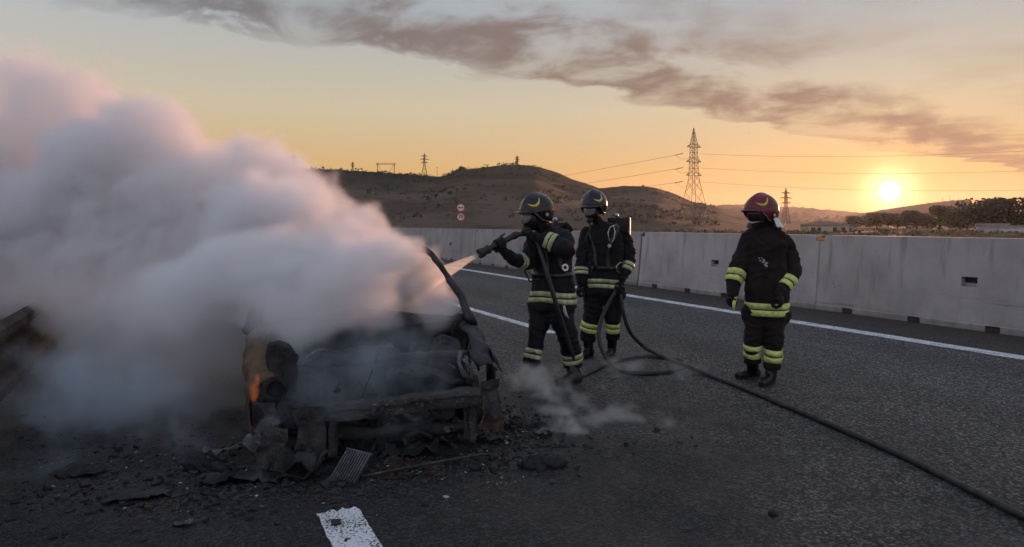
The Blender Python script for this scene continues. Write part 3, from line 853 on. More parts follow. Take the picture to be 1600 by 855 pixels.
f_r = fender(1, M['char'], 2.); f_l = fender(-1, M['ochre'], 5.)
f_l['label'] = 'scorched ochre front fender'
# peeled bright metal along the right fender edge
sheet('peeled_trim', lambda u, v: (.80 + .02 * v, .10 + u * .5, .60 + .10 * u - .10 * v), 10, 3, M['ash'], wreck, .004, .03, 9, 3.)


def beam_fn(u, v):
    a = -.47 + u * 1.22; bow = .05 * (1 - (2 * u - 1) ** 2); pr = [(.05, .315), (-.015, .318), (-.02, .345), (-.004, .352), (-.004, .372), (-.02, .380), (-.015, .408), (.06, .412)]
    k = v * (len(pr) - 1); i = min(int(k), len(pr) - 2); t = k - i
    return (a, pr[i][0] * (1 - t) + pr[i + 1][0] * t - bow, pr[i][1] * (1 - t) + pr[i + 1][1] * t - .035 * (1 - u) ** 2)


M['beam'] = char('scorched_beam', (.020, .020, .022), (.075, .075, .079), (.24, .235, .23), (.050, .042, .038), .60)
smooth_angle(sheet('bumper_beam', beam_fn, 48, 21, M['beam'], wreck, .004, .016, 9, 9.), 24)
for a_ in (-.36, -.05, .25, .52):
    m_ = MB(); m_.disc_((a_, -.065 + .05 * (a_ - .14) ** 2 / .37, .36 - .035 * ((.75 - a_) / 1.22) ** 2), (0, -1, 0), .014, .008, 10); m_.build('bolt', M['ash'], wreck)
for a, h in ((.60, .06), (-.30, .05)):
    smooth_angle(sheet('crash_bracket', lambda u, v, a=a, h=h: (a - .045 + .09 * u, .0 if .2 < u < .8 else .05, .32 - (.32 - h) * v), 10, 10, M['beam'], wreck, .005, .012, 9, a * 7), 25)
sheet('lower_crossmember', lambda u, v: (-.62 + 1.25 * u, .16 + .05 * math.cos(v * 6.28), .13 + .035 * math.sin(v * 6.28)), 26, 8, M['char'], wreck, .004, .03, 5, 4.)
sheet('upper_crossmember', lambda u, v: (-.55 + 1.2 * u, .26 + .03 * math.cos(v * 6.28), .60 + .025 * math.sin(v * 6.28)), 26, 8, M['char'], wreck, .003, .035, 5, 6.)
sheet('firewall', lambda u, v: (-.70 + 1.4 * u, .92 + .06 * math.sin(u * 9) * math.sin(v * 5), .2 + .58 * v), 30, 16, M['char_black'], wreck, .006, .05, 5, 7.)
sheet('cowl', lambda u, v: (-.76 + 1.52 * u, .80 + .22 * v - .06 * math.sin(u * math.pi), .745 + .035 * math.sin(v * 3)), 30, 6, M['char'], wreck, .005, .035, 6, 8.)
for sx in (-1, 1):
    m_ = MB(); m_.tube([(sx * .56, .60, .25), (sx * .56, .60, .55), (sx * .56, .61, .66), (sx * .56, .61, .67)], [.13, .125, .10, .04], 14)
    crumple(m_.build('strut_tower', M['char'], wreck, True), .03, 6, sx)
    sheet('inner_wing', lambda u, v, sx=sx: (sx * (.64 - .04 * v), .08 + u * .85, .24 + .36 * v), 16, 8, M['char_black'], wreck, .005, .05, 5, sx * 4.)
    m_ = MB(); m_.tube([(sx * .44, -.0, .28), (sx * .45, .5, .26), (sx * .46, 1.0, .22)], [.055] * 3, 6); crumple(m_.build('chassis_rail', M['char'], wreck), .02, 6, 3)
# engine remains
m_ = MB(); m_.box((-.08, .52, .36), (.46, .40, .30)); m_.box((-.08, .50, .55), (.50, .24, .14)); m_.box((.26, .50, .34), (.26, .30, .24))
for k in range(4): m_.tube([(-.26 + .12 * k, .36, .55), (-.27 + .12 * k, .26, .48), (-.24 + .10 * k, .26, .34)], .024, 8)
m_.tube([(-.36, .42, .40), (-.42, .42, .40)], .09, 14); m_.tube([(-.36, .38, .24), (-.42, .38, .24)], .06, 12); m_.tube([(-.36, .52, .58), (-.41, .52, .58)], .05, 12)
eng = m_.build('engine_block', M['char_black'], wreck)
sd = eng.modifiers.new('s', 'SUBSURF'); sd.subdivision_type = 'SIMPLE'; sd.levels = 2; sd.render_levels = 2
dg = bpy.context.evaluated_depsgraph_get(); me_ = bpy.data.meshes.new_from_object(eng.evaluated_get(dg)); eng.modifiers.clear(); eng.data = me_; crumple(eng, .05, 8, 3)
m_ = MB(); m_.tube([(.56, .16, .64), (.53, .08, .58), (.55, .05, .50), (.60, .06, .47), (.61, .08, .55), (.57, .10, .60)], [.012, .016, .018, .016, .014, .01], 8); m_.box((.585, .09, .53), (.02, .05, .17))
crumple(m_.build('headlight_bracket', M['ash'], wreck, True), .02, 12, 2)
m_ = MB(); m_.disc_((-.63, .05, .50), (0, -1, 0), .075, .05, 20, .055); m_.disc_((-.63, .06, .50), (0, -1, 0), .062, .01, 20)
crumple(m_.build('headlight_ring', M['char_black'], wreck), .015, 9, 4)
sheet('slam_panel', lambda u, v: (-.68 + .16 * u, .08 + .05 * v, .75 - .36 * v), 8, 12, M['char'], wreck, .006, .045, 7, 12.)
sheet('torn_wing_edge', lambda u, v: (-.75 + .09 * u + .05 * math.sin(v * 7), .03, .42 - .34 * v), 6, 14, M['ash'], wreck, .005, .06, 8, 14.)
m_ = MB(); m_.tube([(-.50, .25, .60), (-.36, .22, .68), (-.32, .2, .69)], [.018, .02, .012], 8); m_.box((-.42, .24, .64), (.16, .06, .03), Matrix.Rotation(-.5, 3, 'Y')); crumple(m_.build('hinge_arm', M['ash'], wreck), .01, 9)
m_ = MB(); m_.tube([(-.115, -.02, .42), (-.09, -.03, .50), (-.055, -.03, .585)], .0035, 6); m_.build('loose_wire', M['char_black'], wreck, True)
sheet('battery_tray', lambda u, v: (.30 + .28 * u, .22 + .22 * v, .44 + .03 * math.sin(u * 5)), 8, 8, M['char'], wreck, .01, .04, 7, 17.)
for k, (a0, a1, z0, z1, mm) in enumerate(((-.52, -.34, .40, .06, 'char'), (.64, .76, .48, .14, 'char'), (-.72, -.56, .28, .02, 'beam'))):
    sheet('melted_bumper', lambda u, v, a0=a0, a1=a1, z0=z0, z1=z1, k=k: (a0 + (a1 - a0) * (u + .25 * v * math.sin(k * 2.3)), -.06 + .02 * math.sin(u * 7 + k) * v, z0 + (z1 - z0) * v), 12, 12, M[mm], wreck, .004, .03, 8, 20. + k, False)
rnd = random.Random(8)
for k in range(110):                                              # hoses, brackets and melted remains in the bay
    a, b, z = rnd.uniform(-.66, .68), rnd.uniform(.02, .8), rnd.uniform(.05, .62) * (1 if k < 70 else .45)
    d = Vector((rnd.uniform(-.2, .2), rnd.uniform(-.15, .15), rnd.uniform(-.16, .08)))
    if k % 3:
        m_ = MB(); p0 = Vector((a, b, z)); m_.tube([p0, p0 + d * .5 + Vector((0, 0, .04)), p0 + d], rnd.uniform(.006, .017), 7); nm = 'burnt_pipe'
        crumple(m_.build(nm, M[rnd.choice(('char_black', 'char', 'beam'))], wreck, True), .01, 9, k)
    else:
        q = rnd.uniform(.06, .14); rt = Matrix.Rotation(rnd.uniform(0, 3), 3, Vector((rnd.uniform(-1, 1), rnd.uniform(-1, 1), .6)).normalized())
        sheet('burnt_scrap', lambda u, v, q=q, rt=rt: Vector((a, b, z)) + rt @ Vector(((u - .5) * q, (v - .5) * q * .7, 0)), 5, 5, M[rnd.choice(('char', 'ash', 'ash', 'char_black'))], wreck, .004, .05, 12, k)


def pillar(name, pts, rad, flat=.55):
    m_ = MB()
    P = []; Q = []
    for i in range(len(pts) - 1):
        for k in range(6): P.append(Vector(pts[i]).lerp(Vector(pts[i + 1]), k / 6)); Q.append(rad[i] + (rad[i + 1] - rad[i]) * k / 6)
    P.append(Vector(pts[-1])); Q.append(rad[-1])
    return crumple(MB().tube(P, Q, 8, True, flat).build(name, M['char'], wreck, True), .022, 8, len(name))


for sx in (-1, 1):
    pillar('windscreen_pillar', [(sx * .80, .72, .74), (sx * .73, 1.05, 1.00), (sx * .62, 1.42, 1.24), (sx * .57, 1.75, 1.30)], [.060, .048, .042, .040])
    pillar('centre_pillar', [(sx * .80, 2.0, .25), (sx * .80, 2.02, .75), (sx * .60, 2.05, 1.31)], [.06, .055, .04])
    pillar('rear_pillar', [(sx * .78, 3.3, .75), (sx * .66, 3.2, 1.1), (sx * .57, 3.0, 1.30)], [.08, .07, .05])
    pillar('sill', [(sx * .78, .98, .20), (sx * .80, 2.0, .19), (sx * .79, 3.0, .20)], [.07, .07, .07])
    for b0, b1 in ((1.02, 1.96), (2.06, 2.86)):
        d_ = sheet('door', lambda u, v, sx=sx, b0=b0, b1=b1: (sx * (.82 + .02 * math.sin(v * 3.1)), b0 + (b1 - b0) * u, .24 + .50 * v), 14, 10, M['ochre' if sx < 0 else 'char'], wreck, .012, .03, 4, b0)
        h_ = MB(); h_.box((sx * .855, b1 - .14, .64), (.03, .14, .03)); h_.build('handle', M['char_black'], d_)
    sheet('rear_wing', lambda u, v, sx=sx: (sx * (.82 - .06 * u), 2.88 + 1.0 * u, max(.22 + .52 * v, (.24 + math.sqrt(max(0, .34 ** 2 - (2.88 + u - 3.2) ** 2))) if v < .1 else 0)), 16, 10, M['char'], wreck, .008, .03, 4, 3)
    for b in (.60, 3.2):
        w_ = empty('wheel', (sx * .70, b, .19)); w_.parent = wreck
        m_ = MB(); m_.disc_((0, 0, 0), (sx, 0, 0), .19, .08, 28, .155); crumple(m_.build('rim', M['char'], w_), .012, 7)
        m_ = MB(); m_.disc_((sx * .03, 0, 0), (sx, 0, 0), .16, .012, 28, .05)
        for k in range(5): m_.box((sx * .05, .1 * math.cos(k * 1.257), .1 * math.sin(k * 1.257)), (.02, .05, .05), Matrix.Rotation(k * 1.257, 3, 'X'))
        m_.build('wheel_disc', M['ash'], w_); m_ = MB(); m_.disc_((sx * .0, 0, 0), (sx, 0, 0), .055, .07, 16); m_.build('hub', M['char'], w_)
        m_ = MB(); m_.disc_((-sx * .05, 0, 0), (sx, 0, 0), .125, .022, 24, .05); m_.build('brake_disc', M['beam'], w_)
sheet('roof', lambda u, v: ((u - .5) * 1.2, 1.42 + 1.68 * v, 1.25 + .06 * math.sin(v * 2.6) + .03 * math.cos((u - .5) * 3)), 16, 18, M['char'], wreck, .008, .05, 3, 5)
sheet('tailgate', lambda u, v: ((u - .5) * 1.35, 3.85 - .75 * v ** 1.6, .40 + .88 * v), 14, 14, M['char'], wreck, .01, .04, 4, 6, drop=lambda u, v: .5 < v < .9 and .1 < u < .86)
sheet('rear_bumper', lambda u, v: ((u - .5) * 1.5, 3.95 - .1 * (2 * u - 1) ** 2, .25 + .2 * v), 14, 5, M['char_black'], wreck, .02, .05, 4, 7)
sheet('floor_pan', lambda u, v: ((u - .5) * 1.5, .9 + 3.0 * v, .16), 14, 20, M['char_black'], wreck, .01, .05, 3, 8)
m_ = MB(); m_.tube([(-.66, .98, .72), (0, .96, .78), (.66, .98, .72)], [.07, .09, .07], 8); crumple(m_.build('dashboard_beam', M['char_black'], wreck, True), .05, 5)
for a in (-.36, .36):
    m_ = MB()
    for q in (-.2, .2): m_.tube([(a + q, 1.7, .3), (a + q, 2.05, .38), (a + q, 2.25, .95)], .02, 8)
    for z in (.5, .65, .8, .94): m_.tube([(a - .2, 2.05 + (z - .38) * .35, z), (a + .2, 2.05 + (z - .38) * .35, z)], .012, 6)
    m_.build('seat_frame', M['char'], wreck, True)

# ================================================================== DEBRIS
rnd = random.Random(77)


def scrap(px, py, w, h, m, lab, amp=.05, scale=9, tilt=0., rot=None, lift=.012, name='crumpled_sheet', cat='scrap', curl=.0):
    c = ground(px, py); rz = rnd.uniform(0, 6.28) if rot is None else rot; sd_ = rnd.uniform(0, 50)
    def fn(u, v):
        x, y = (u - .5) * w, (v - .5) * h; edge_ = 1 - .35 * abs(noise.noise(Vector((u * 3 + sd_, v * 3, 0))))
        z = abs(fbm((x, y, 0), scale, 3, sd_)) * amp + curl * ((2 * u - 1) ** 2 + (2 * v - 1) ** 2) * .5 + lift + tilt * (v * h)
        return (c.x + (x * math.cos(rz) - y * math.sin(rz)) * edge_, c.y + (x * math.sin(rz) + y * math.cos(rz)) * edge_, max(.008, z))
    return tag(sheet(name, fn, 16, 12, m, None, .004, .018, 14, sd_), lab, cat, 'burnt scrap around the wreck')


scrap(215, 778, .34, .13, M['char'], 'flat long charred sheet at the lower left of the road', .03, 7, 0, .35)
scrap(345, 712, .22, .08, M['ash'], 'pale curled ash-grey strip left of the wreck', .05, 9, 0, .5, curl=.02)
scrap(470, 748, .28, .16, M['char'], 'dented charred panel just left of the ribbed grille', .16, 6, .3, -.1, curl=.05)
scrap(405, 752, .62, .14, M['char'], 'long crumpled charred sheet in front of the left wheel', .10, 6, .1, .12)
scrap(285, 822, .10, .035, M['ash'], 'small pale metal sliver nearest the camera on the left', .02, 9, 0, .1)
scrap(640, 712, .40, .16, M['char_black'], 'black melted panel lying behind the long thin strip', .10, 7, .15, .2)
scrap(600, 700, .2, .12, M['char'], 'crumpled charred piece under the bumper beam', .14, 8, .3)
scrap(850, 680, .16, .09, M['ash'], 'pale crumpled scrap in the steam right of the wreck', .07, 9, .1)
scrap(762, 690, .26, .14, M['char'], 'crumpled grey sheet below the right front corner of the wreck', .09, 9, .1)
scrap(700, 690, .20, .10, M['char'], 'bent charred plate below the bumper beam', .08, 9, .1)
scrap(440, 705, .24, .14, M['char_black'], 'black crumpled lump under the left headlight', .16, 7, .2)
scrap(120, 742, .3, .12, M['char_black'], 'dim charred flake at the far left in the smoke', .05, 7, 0)


def lump(px, py, r, lab, sd_):
    c = ground(px, py); m_ = MB(); m_.ball((0, 0, 0), r, 40, 26); o = m_.build('melted_lump', M['char_black'], None, True)
    for v in o.data.vertices:
        p = v.co.copy(); k = 1 + .55 * fbm(p, 9, 4, sd_) + .35 * fbm(p, 32, 3, sd_); v.co = Vector((p.x * k, p.y * k, max(-.012, p.z * k)))
    o.location = c + Vector((0, 0, .012)); return tag(o, lab, 'debris', 'melted lumps on the road')


lump(852, 728, Vector((.12, .07, .05)), 'black melted lump lying alone right of the wreck', 1.)
lump(815, 668, Vector((.10, .06, .05)), 'black melted lump at the right front corner of the wreck', 4.)
lump(1209, 806, Vector((.028, .018, .014)), 'small dark clod alone on the asphalt near the bottom right', 7.)
lump(500, 695, Vector((.10, .08, .09)), 'black melted lump below the left end of the bumper beam', 9.)
lump(330, 735, Vector((.12, .07, .05)), 'black melted lump left of the wreck', 12.)
# a dry leaf
c = ground(1078, 828); lf = MB(); lf.add([c + Vector(p) for p in ((-.035, 0, .006), (-.01, .012, .014), (.03, .004, .010), (-.008, -.012, .008))], [(0, 1, 2, 3)])
M['leafg'] = simple('dull_green_leaf', (.045, .055, .03), .7, 0, .3, 40, 0); o = lf.build('leaf', M['leafg']); tag(o, 'tiny dull green leaf on the asphalt at the bottom', 'leaf')
mo = o.modifiers.new('t', 'SOLIDIFY'); mo.thickness = .001

# ribbed grille piece
g_ = empty('ribbed_grille', ground(536, 752)); tag(g_, 'ribbed metal grille piece propped on the debris in front of the wreck', 'grille', None)
g_.rotation_euler = (R(38), R(6), R(-20))
m_ = MB(); m_.box((0, .095, -.004), (.17, .20, .006)); crumple(m_.build('backing_plate', M['char_black'], g_), .006, 9)
for k in range(10):
    m_ = MB(); m_.box((-.077 + .017 * k, .095 + .006 * math.sin(k * 2.1), .008), (.008, .20, .016)); m_.build('rib', M['ash'], g_)
m_ = MB(); m_.box((0, .198, .006), (.175, .010, .018)); m_.build('end_bar', M['ash'], g_)
# long thin strip
P = [ground(566, 750) + Vector((0, 0, .02)), ground(620, 742) + Vector((0, 0, .03)), ground(690, 730) + Vector((0, 0, .035)), ground(750, 718) + Vector((0, 0, .03)), ground(767, 716) + Vector((0, 0, .025)), ground(769, 721) + Vector((0, 0, .015))]
o = MB().tube(P, [.010, .013, .013, .013, .014, .010], 8, True, .6).build('bumper_strip', M['beam'], None, True); tag(o, 'long thin bent metal strip lying in front of the wreck', 'strip')
# fine debris, uncountable
mb_ = MB(); rnd = random.Random(5)
for k in range(2600):
    if k % 5 < 3: p = car(rnd.gauss(-.25, .75), rnd.gauss(-.18, .22), 0)
    elif k % 5 == 3: p = ground(rnd.gauss(780, 60), rnd.gauss(672, 22))
    else: p = ground(rnd.uniform(20, 560), rnd.gauss(735, 42))
    if p.y < 3.3 or p.y > 9: continue
    s = abs(rnd.gauss(0, .011)) + .004; h = s * rnd.uniform(.2, .9); M3 = Matrix.Rotation(rnd.uniform(0, 3.1), 3, 'Z') @ Matrix.Rotation(rnd.uniform(-.5, .5), 3, 'X')
    mb_.box(p + Vector((0, 0, h * .5)), (s * rnd.uniform(.6, 2.2), s, h), M3)
o = crumple(mb_.build('charred_debris', M['char'], None), .008, 40); tag(o, 'scattered charred crumbs around the wreck', kind='stuff')
mb_ = MB()
for k in range(420):
    p = ground(rnd.uniform(60, 820), rnd.gauss(725, 38))
    if rnd.random() < .4: p = ground(rnd.gauss(770, 50), rnd.gauss(668, 16))
    if p.y < 3.2 or p.y > 8: continue
    s = abs(rnd.gauss(0, .008)) + .004; a = rnd.uniform(0, 6.28); d = Vector((math.cos(a), math.sin(a), rnd.uniform(-.2, .3))) * s; e = Vector((-d.y, d.x, rnd.uniform(-.3, .5) * s)) * .7
    q = p + Vector((0, 0, .012)); d *= .75; mb_.add([q - d, q - e * rnd.uniform(.3, 1), q + d * .4 - e * .2, q + d * rnd.uniform(.8, 1.6), q + e * rnd.uniform(.3, 1)], [(0, 1, 2, 3, 4)])
M['flake'] = simple('pale_ash', (.30, .30, .31), .9, 0, .4, 30, 0); tag(mb_.build('ash_flakes', M['flake']), 'pale ash flakes scattered on the road', kind='stuff')


# ================================================================== FIREFIGHTERS
def cloth(name, col, col2=None, sheen=.06):
    m, t, b = new_mat(name); N = NT(t); c = N.coord()
    n1 = N.noise(c, 5, 5); weave = N.noise(c, 220, 2)
    N.put(b.inputs['Base Color'], N.mix(N.rng(n1, .35, .7), col, col2 or tuple(x * 1.9 for x in col)))
    b.inputs['Roughness'].default_value = .85; b.inputs['Specular IOR Level'].default_value = .25; b.inputs['Sheen Weight'].default_value = sheen; b.inputs['Sheen Roughness'].default_value = .4
    N.put(b.inputs['Normal'], N.bump(N.math('ADD', N.noise(c, 22, 5, .6), N.math('MULTIPLY', weave, .25)), .55, .012)); return m


M['suit'] = cloth('navy_fire_suit', (.007, .007, .0095), (.016, .0155, .019)); M['suit2'] = cloth('dark_brown_fire_coat', (.012, .0078, .0078), (.023, .0155, .015))
M['trouser'] = cloth('navy_trousers', (.0065, .007, .011), (.014, .0145, .021)); M['glove'] = cloth('black_glove', (.006, .006, .0065), (.013, .0125, .0125), .1)
M['boot'] = simple('black_boot_leather', (.007, .007, .008), .45, 0, .5, 12, .3, 70); M['skin'] = simple('skin', (.32, .19, .14), .55, 0, .1, 20, .1, 120)
M['hood'] = cloth('dark_hood', (.016, .012, .013))
M['lime'] = simple('lime_reflective_tape', (.62, .72, .22), .5, 0, .2, 25, .2, 60); M['olive'] = simple('worn_reflective_tape', (.42, .46, .25), .5, 0, .3, 18, .2, 60)
M['silver'] = simple('silver_tape', (.50, .52, .50), .35, .2, .25, 25, 0); M['black_plastic'] = simple('black_plastic', (.008, .008, .009), .38, 0, .4, 15, .1, 60)
M['helmet_black'] = simple('black_helmet', (.007, .007, .008), .17, 0, .3, 12, 0); M['helmet_red'] = simple('dark_red_helmet', (.15, .010, .020), .20, 0, .3, 9, 0)
M['yellow'] = simple('yellow_emblem', (.62, .47, .05), .45, 0, .15, 40, 0); M['pale_yellow'] = simple('pale_emblem', (.55, .52, .33), .45, 0, .15, 40, 0)
M['lens'] = simple('mask_lens', (.17, .165, .175), .10, 0, .35, 7, 0); M['flap'] = simple('aluminised_flap', (.55, .60, .66), .38, .3, .15, 14, .4, 40)  # grey lens base paints in the reflection on a clear lens
M['white_rim'] = simple('white_rim', (.72, .72, .72), .5, 0, .08, 30, 0); M['dark_visor'] = simple('dark_visor', (.020, .012, .013), .10, 0, .3, 9, 0)  # white strip along the lower edge of the visor
M['edging'] = simple('worn_edging', (.20, .19, .19), .4, .2, .4, 15, 0)
M['steel'] = simple('bright_fitting', (.42, .42, .43), .3, .8, .2, 20, 0)


def remesh(name, mb, voxel, it, m, parent, amp=.0, scale=7., seed=0., floor=None):
    tmp = bpy.data.objects.new('tmp', mesh(mb.v, mb.f)); COL.objects.link(tmp)
    r_ = tmp.modifiers.new('r', 'REMESH'); r_.mode = 'VOXEL'; r_.voxel_size = voxel
    s_ = tmp.modifiers.new('s', 'SMOOTH'); s_.iterations = it; s_.factor = .5
    dg = bpy.context.evaluated_depsgraph_get(); me = bpy.data.meshes.new_from_object(tmp.evaluated_get(dg)); bpy.data.objects.remove(tmp)
    if amp:
        nrm_ = [v.normal.copy() for v in me.vertices]
        for v, n in zip(me.vertices, nrm_):
            p = v.co; q = Vector((p.x * .8, p.y * .8, p.z * 1.5 + .35 * noise.noise(p * 3)))
            fold = (1 - min(1, abs(noise.noise(q * scale + Vector((seed, 0, 0)))) * 3.2)) - .3
            v.co = p + n * amp * (fold * .8 + fbm(p, scale * .45, 2, seed + 9) * 1.3)
    if floor is not None:
        for v in me.vertices: v.co.z = max(v.co.z, floor)
    me.materials.clear(); me.update(); return link(name, me, parent, m)


def grip(wrist, c, g, pd, rad, k=1.0):
    """closed glove round a bar: c centre of the grip, g bar direction towards the thumb, pd from the bar to the palm"""
    g = Vector(g).normalized(); pd = Vector(pd); pd = (pd - g * pd.dot(g)).normalized(); w = g.cross(pd)
    if (Vector(wrist) - c).dot(w) > 0: w = -w                      # knuckles lie away from the wrist
    def P(ang, r, off): return c + g * off + (pd * math.cos(R(ang)) + w * math.sin(R(ang))) * r
    mb = MB(); palm = c + pd * (rad + .016 * k) - w * .012
    wr = Vector(wrist)
    mb.tube([wr + (wr - palm).normalized() * .05, wr, wr.lerp(palm, .5), palm, P(38, rad + .018 * k, 0)], [.042 * k, .040 * k, .044 * k, .046 * k, .038 * k], 12, True, .62, tuple(pd))
    ln = (.92, 1.0, .96, .80)
    for i in range(4):
        off = (1.5 - i) * .0235 * k; e = 195 + 40 * (ln[i] - .9)
        pts = [P(28, rad + .016 * k, off * .9), P(62, rad + .014 * k, off), P(105, rad + .012 * k, off), P(150, rad + .010 * k, off), P(e, rad + .009 * k, off)]
        mb.tube(pts, [.0135 * k, .0130 * k, .0122 * k, .0112 * k, .0098 * k], 8, True, dome=True)
    th = [palm + g * .030 * k - w * .01, P(-28, rad + .022 * k, .050 * k), P(-70, rad + .014 * k, .055 * k), P(-112, rad + .011 * k, .048 * k)]
    mb.tube(th, [.018 * k, .0155 * k, .014 * k, .0115 * k], 8, True, dome=True)
    return mb


def band(name, bvh, c, axis, h, m, parent, a0=0., a1=360., off=.005, maxr=.5, ref=None, n=40, tilt=0.):
    """tape hugging the cloth: rays from the axis find the outside of the garment"""
    axis = Vector(axis).normalized(); u = Vector(ref) if ref else axis.orthogonal(); u = (u - axis * u.dot(axis)).normalized(); w = axis.cross(u)
    rows = []; full = a1 - a0 >= 359
    for t in (-.5, 0., .5):
        row = []
        for k in range(n + (0 if full else 1)):
            a = R(a0 + (a1 - a0) * k / n); d = u * math.cos(a) + w * math.sin(a); o = Vector(c) + axis * (h * t + tilt * math.sin(a * 2 + 1))
            hit = bvh.ray_cast(o, d, maxr)
            row.append((o + d * (hit[3] + off)) if hit[0] is not None else None)
        good = [p for p in row if p is not None]
        if len(good) < n * .6: return None
        md = sorted((p - Vector(c)).length for p in good)[len(good) // 2]
        for k in range(len(row)):
            a = R(a0 + (a1 - a0) * k / n); d = u * math.cos(a) + w * math.sin(a)
            if row[k] is None or (row[k] - Vector(c)).length > md * 1.55: row[k] = Vector(c) + axis * (h * t) + d * md
        L = len(row); sm = []
        for k in range(L):
            i0, i1 = ((k - 1) % L, (k + 1) % L) if full else (max(k - 1, 0), min(k + 1, L - 1))
            sm.append((row[i0] + row[k] * 2 + row[i1]) / 4)
        rows.append(sm)
    L = len(rows[0]); vs = [p for r_ in rows for p in r_]; fs = []
    for j in range(2):
        for k in range(L if full else L - 1): fs.append((j * L + k, j * L + (k + 1) % L, (j + 1) * L + (k + 1) % L, (j + 1) * L + k))
    o = link(name, mesh(vs, fs), parent, m); mo = o.modifiers.new('t', 'SOLIDIFY'); mo.thickness = .003; mo.offset = 1; return o


def tapes(bvh, c, axis, m, parent, h=.034, gap=.010, **kw):
    a = Vector(axis).normalized(); c = Vector(c)
    for s in (-1, 1): band('reflective_tape', bvh, c + a * s * (h + gap) / 2, axis, h, m, parent, **kw)


def bvh_of(*objs):
    vs, fs = [], []
    for o in objs:
        k = len(vs); vs += [v.co.copy() for v in o.data.vertices]; fs += [tuple(i + k for i in p.vertices) for p in o.data.polygons]
    return BVHTree.FromPolygons(vs, fs)


def face_out(o, c):
    """turn every face away from the point c"""
    bm = bmesh.new(); bm.from_mesh(o.data); bm.normal_update()
    bmesh.ops.reverse_faces(bm, faces=[f for f in bm.faces if f.normal.dot(f.calc_center_median() - Vector(c)) < 0]); bm.to_mesh(o.data); bm.free(); return o


def helmet(parent, c, fwd, shell_m, emb_m, tilt=8., scale=1.1, mask=None, name='helmet'):
    f = Vector((fwd[0], fwd[1], 0)).normalized(); u = Vector((0, 0, 1)); r = f.cross(u)
    MM = Matrix((r, f, u)).transposed() @ Matrix.Rotation(R(-tilt), 3, 'X')
    A, B, C_ = .128 * scale, .160 * scale, .150 * scale
    def low(az):                                                    # az 90 = front
        fr = math.sin(az)
        return R(0) if fr > .75 else (R(0) + (R(-32) - R(0)) * min(1, (.75 - fr) / .55) if fr > .2 else R(-32) + (R(-46) - R(-32)) * min(1, (.2 - fr) / 1.0))
    def pt(az, el, k=1.):
        x, y, z = math.cos(el) * math.cos(az) * A, math.cos(el) * math.sin(az) * B, math.sin(el) * C_
        ridge_ = .055 * math.exp(-(x / .019) ** 2) * max(0, math.sin(el) * .75 + .35) if el > R(-5) else 0
        g = 1 + ridge_ + (.05 * max(0, math.sin(az)) if el < R(8) and math.sin(az) > .4 else 0)
        if el < R(-15): g += .05 * (R(-15) - el) / R(30) * max(0, .6 - math.sin(az))
        return MM @ Vector((x * g * k, y * g * k, z * (1 + ridge_) * k)) + Vector(c)
    nu, nv = 48, 16; vs, fs = [], []
    for j in range(nv + 1):
        for i in range(nu):
            az = 2 * math.pi * i / nu; el = R(89.5) + (low(az) - R(89.5)) * j / nv; vs.append(pt(az, el))
    for j in range(nv):
        for i in range(nu): fs.append((j * nu + i, j * nu + (i + 1) % nu, (j + 1) * nu + (i + 1) % nu, (j + 1) * nu + i))
    fs.append(tuple(range(nu))[::-1])
    hm = face_out(link(name, mesh(vs, fs), parent, shell_m), c); mo = hm.modifiers.new('t', 'SOLIDIFY'); mo.thickness = .008; mo.offset = -1
    # brim peak
    rows = []
    for ext, dz in ((0., 0.), (.016, -.004), (.030, -.012), (.031, -.018)):
        rows.append([pt(R(28 + 124 * i / 20), R(-1)) + MM @ Vector((0, ext * math.sin(math.pi * i / 20) ** .6, dz)) for i in range(21)])
    vs = [p for q in rows for p in q]; fs = [(j * 21 + i, j * 21 + i + 1, (j + 1) * 21 + i + 1, (j + 1) * 21 + i) for j in range(3) for i in range(20)]
    o = link('peak', mesh(vs, fs), hm, shell_m); mo = o.modifiers.new('t', 'SOLIDIFY'); mo.thickness = .006
    # edging strip round the rim
    rim = [pt(2 * math.pi * i / 60, low(2 * math.pi * i / 60), 1.005) for i in range(61)]
    MB().tube(rim, .0045, 6, False).build('rim_edging', M['edging'], hm, True)
    for sx in (0, 1):                                               # swoosh emblem, side knob
        sgn_ = 1 if sx else -1
        top = [(66, 24), (54, 21), (44, 19), (35, 20), (27, 28), (20, 46)]; bot = [(66, 24), (53, 16), (42, 11.5), (31, 12), (21, 21), (18, 44)]
        vs = []
        for q in (top, bot):
            for k in range(len(q) - 1):
                for t in range(3): vs.append((q[k][0] + (q[k + 1][0] - q[k][0]) * t / 3, q[k][1] + (q[k + 1][1] - q[k][1]) * t / 3))
            vs.append(q[-1])
        n = len(vs) // 2; P = [pt(R(90 - sgn_ * (90 - a)), R(e), 1.014) for a, e in vs]
        o = link('emblem', mesh(P, [(i, i + 1, n + i + 1, n + i) for i in range(n - 1)]), hm, emb_m); face_out(o, c); mo = o.modifiers.new('t', 'SOLIDIFY'); mo.thickness = .003; mo.offset = 1
        kc = pt(R(90 - sgn_ * 92), R(-14), 1.0); ax = (MM @ Vector((sgn_, 0, 0))); MB().disc_(kc - ax * .004, ax, .026, .016, 18).build('side_knob', M['black_plastic'], hm)
        MB().disc_(kc + ax * .012, ax, .015, .004, 16).build('knob_cap', M['steel'], hm)
    return hm, MM, pt


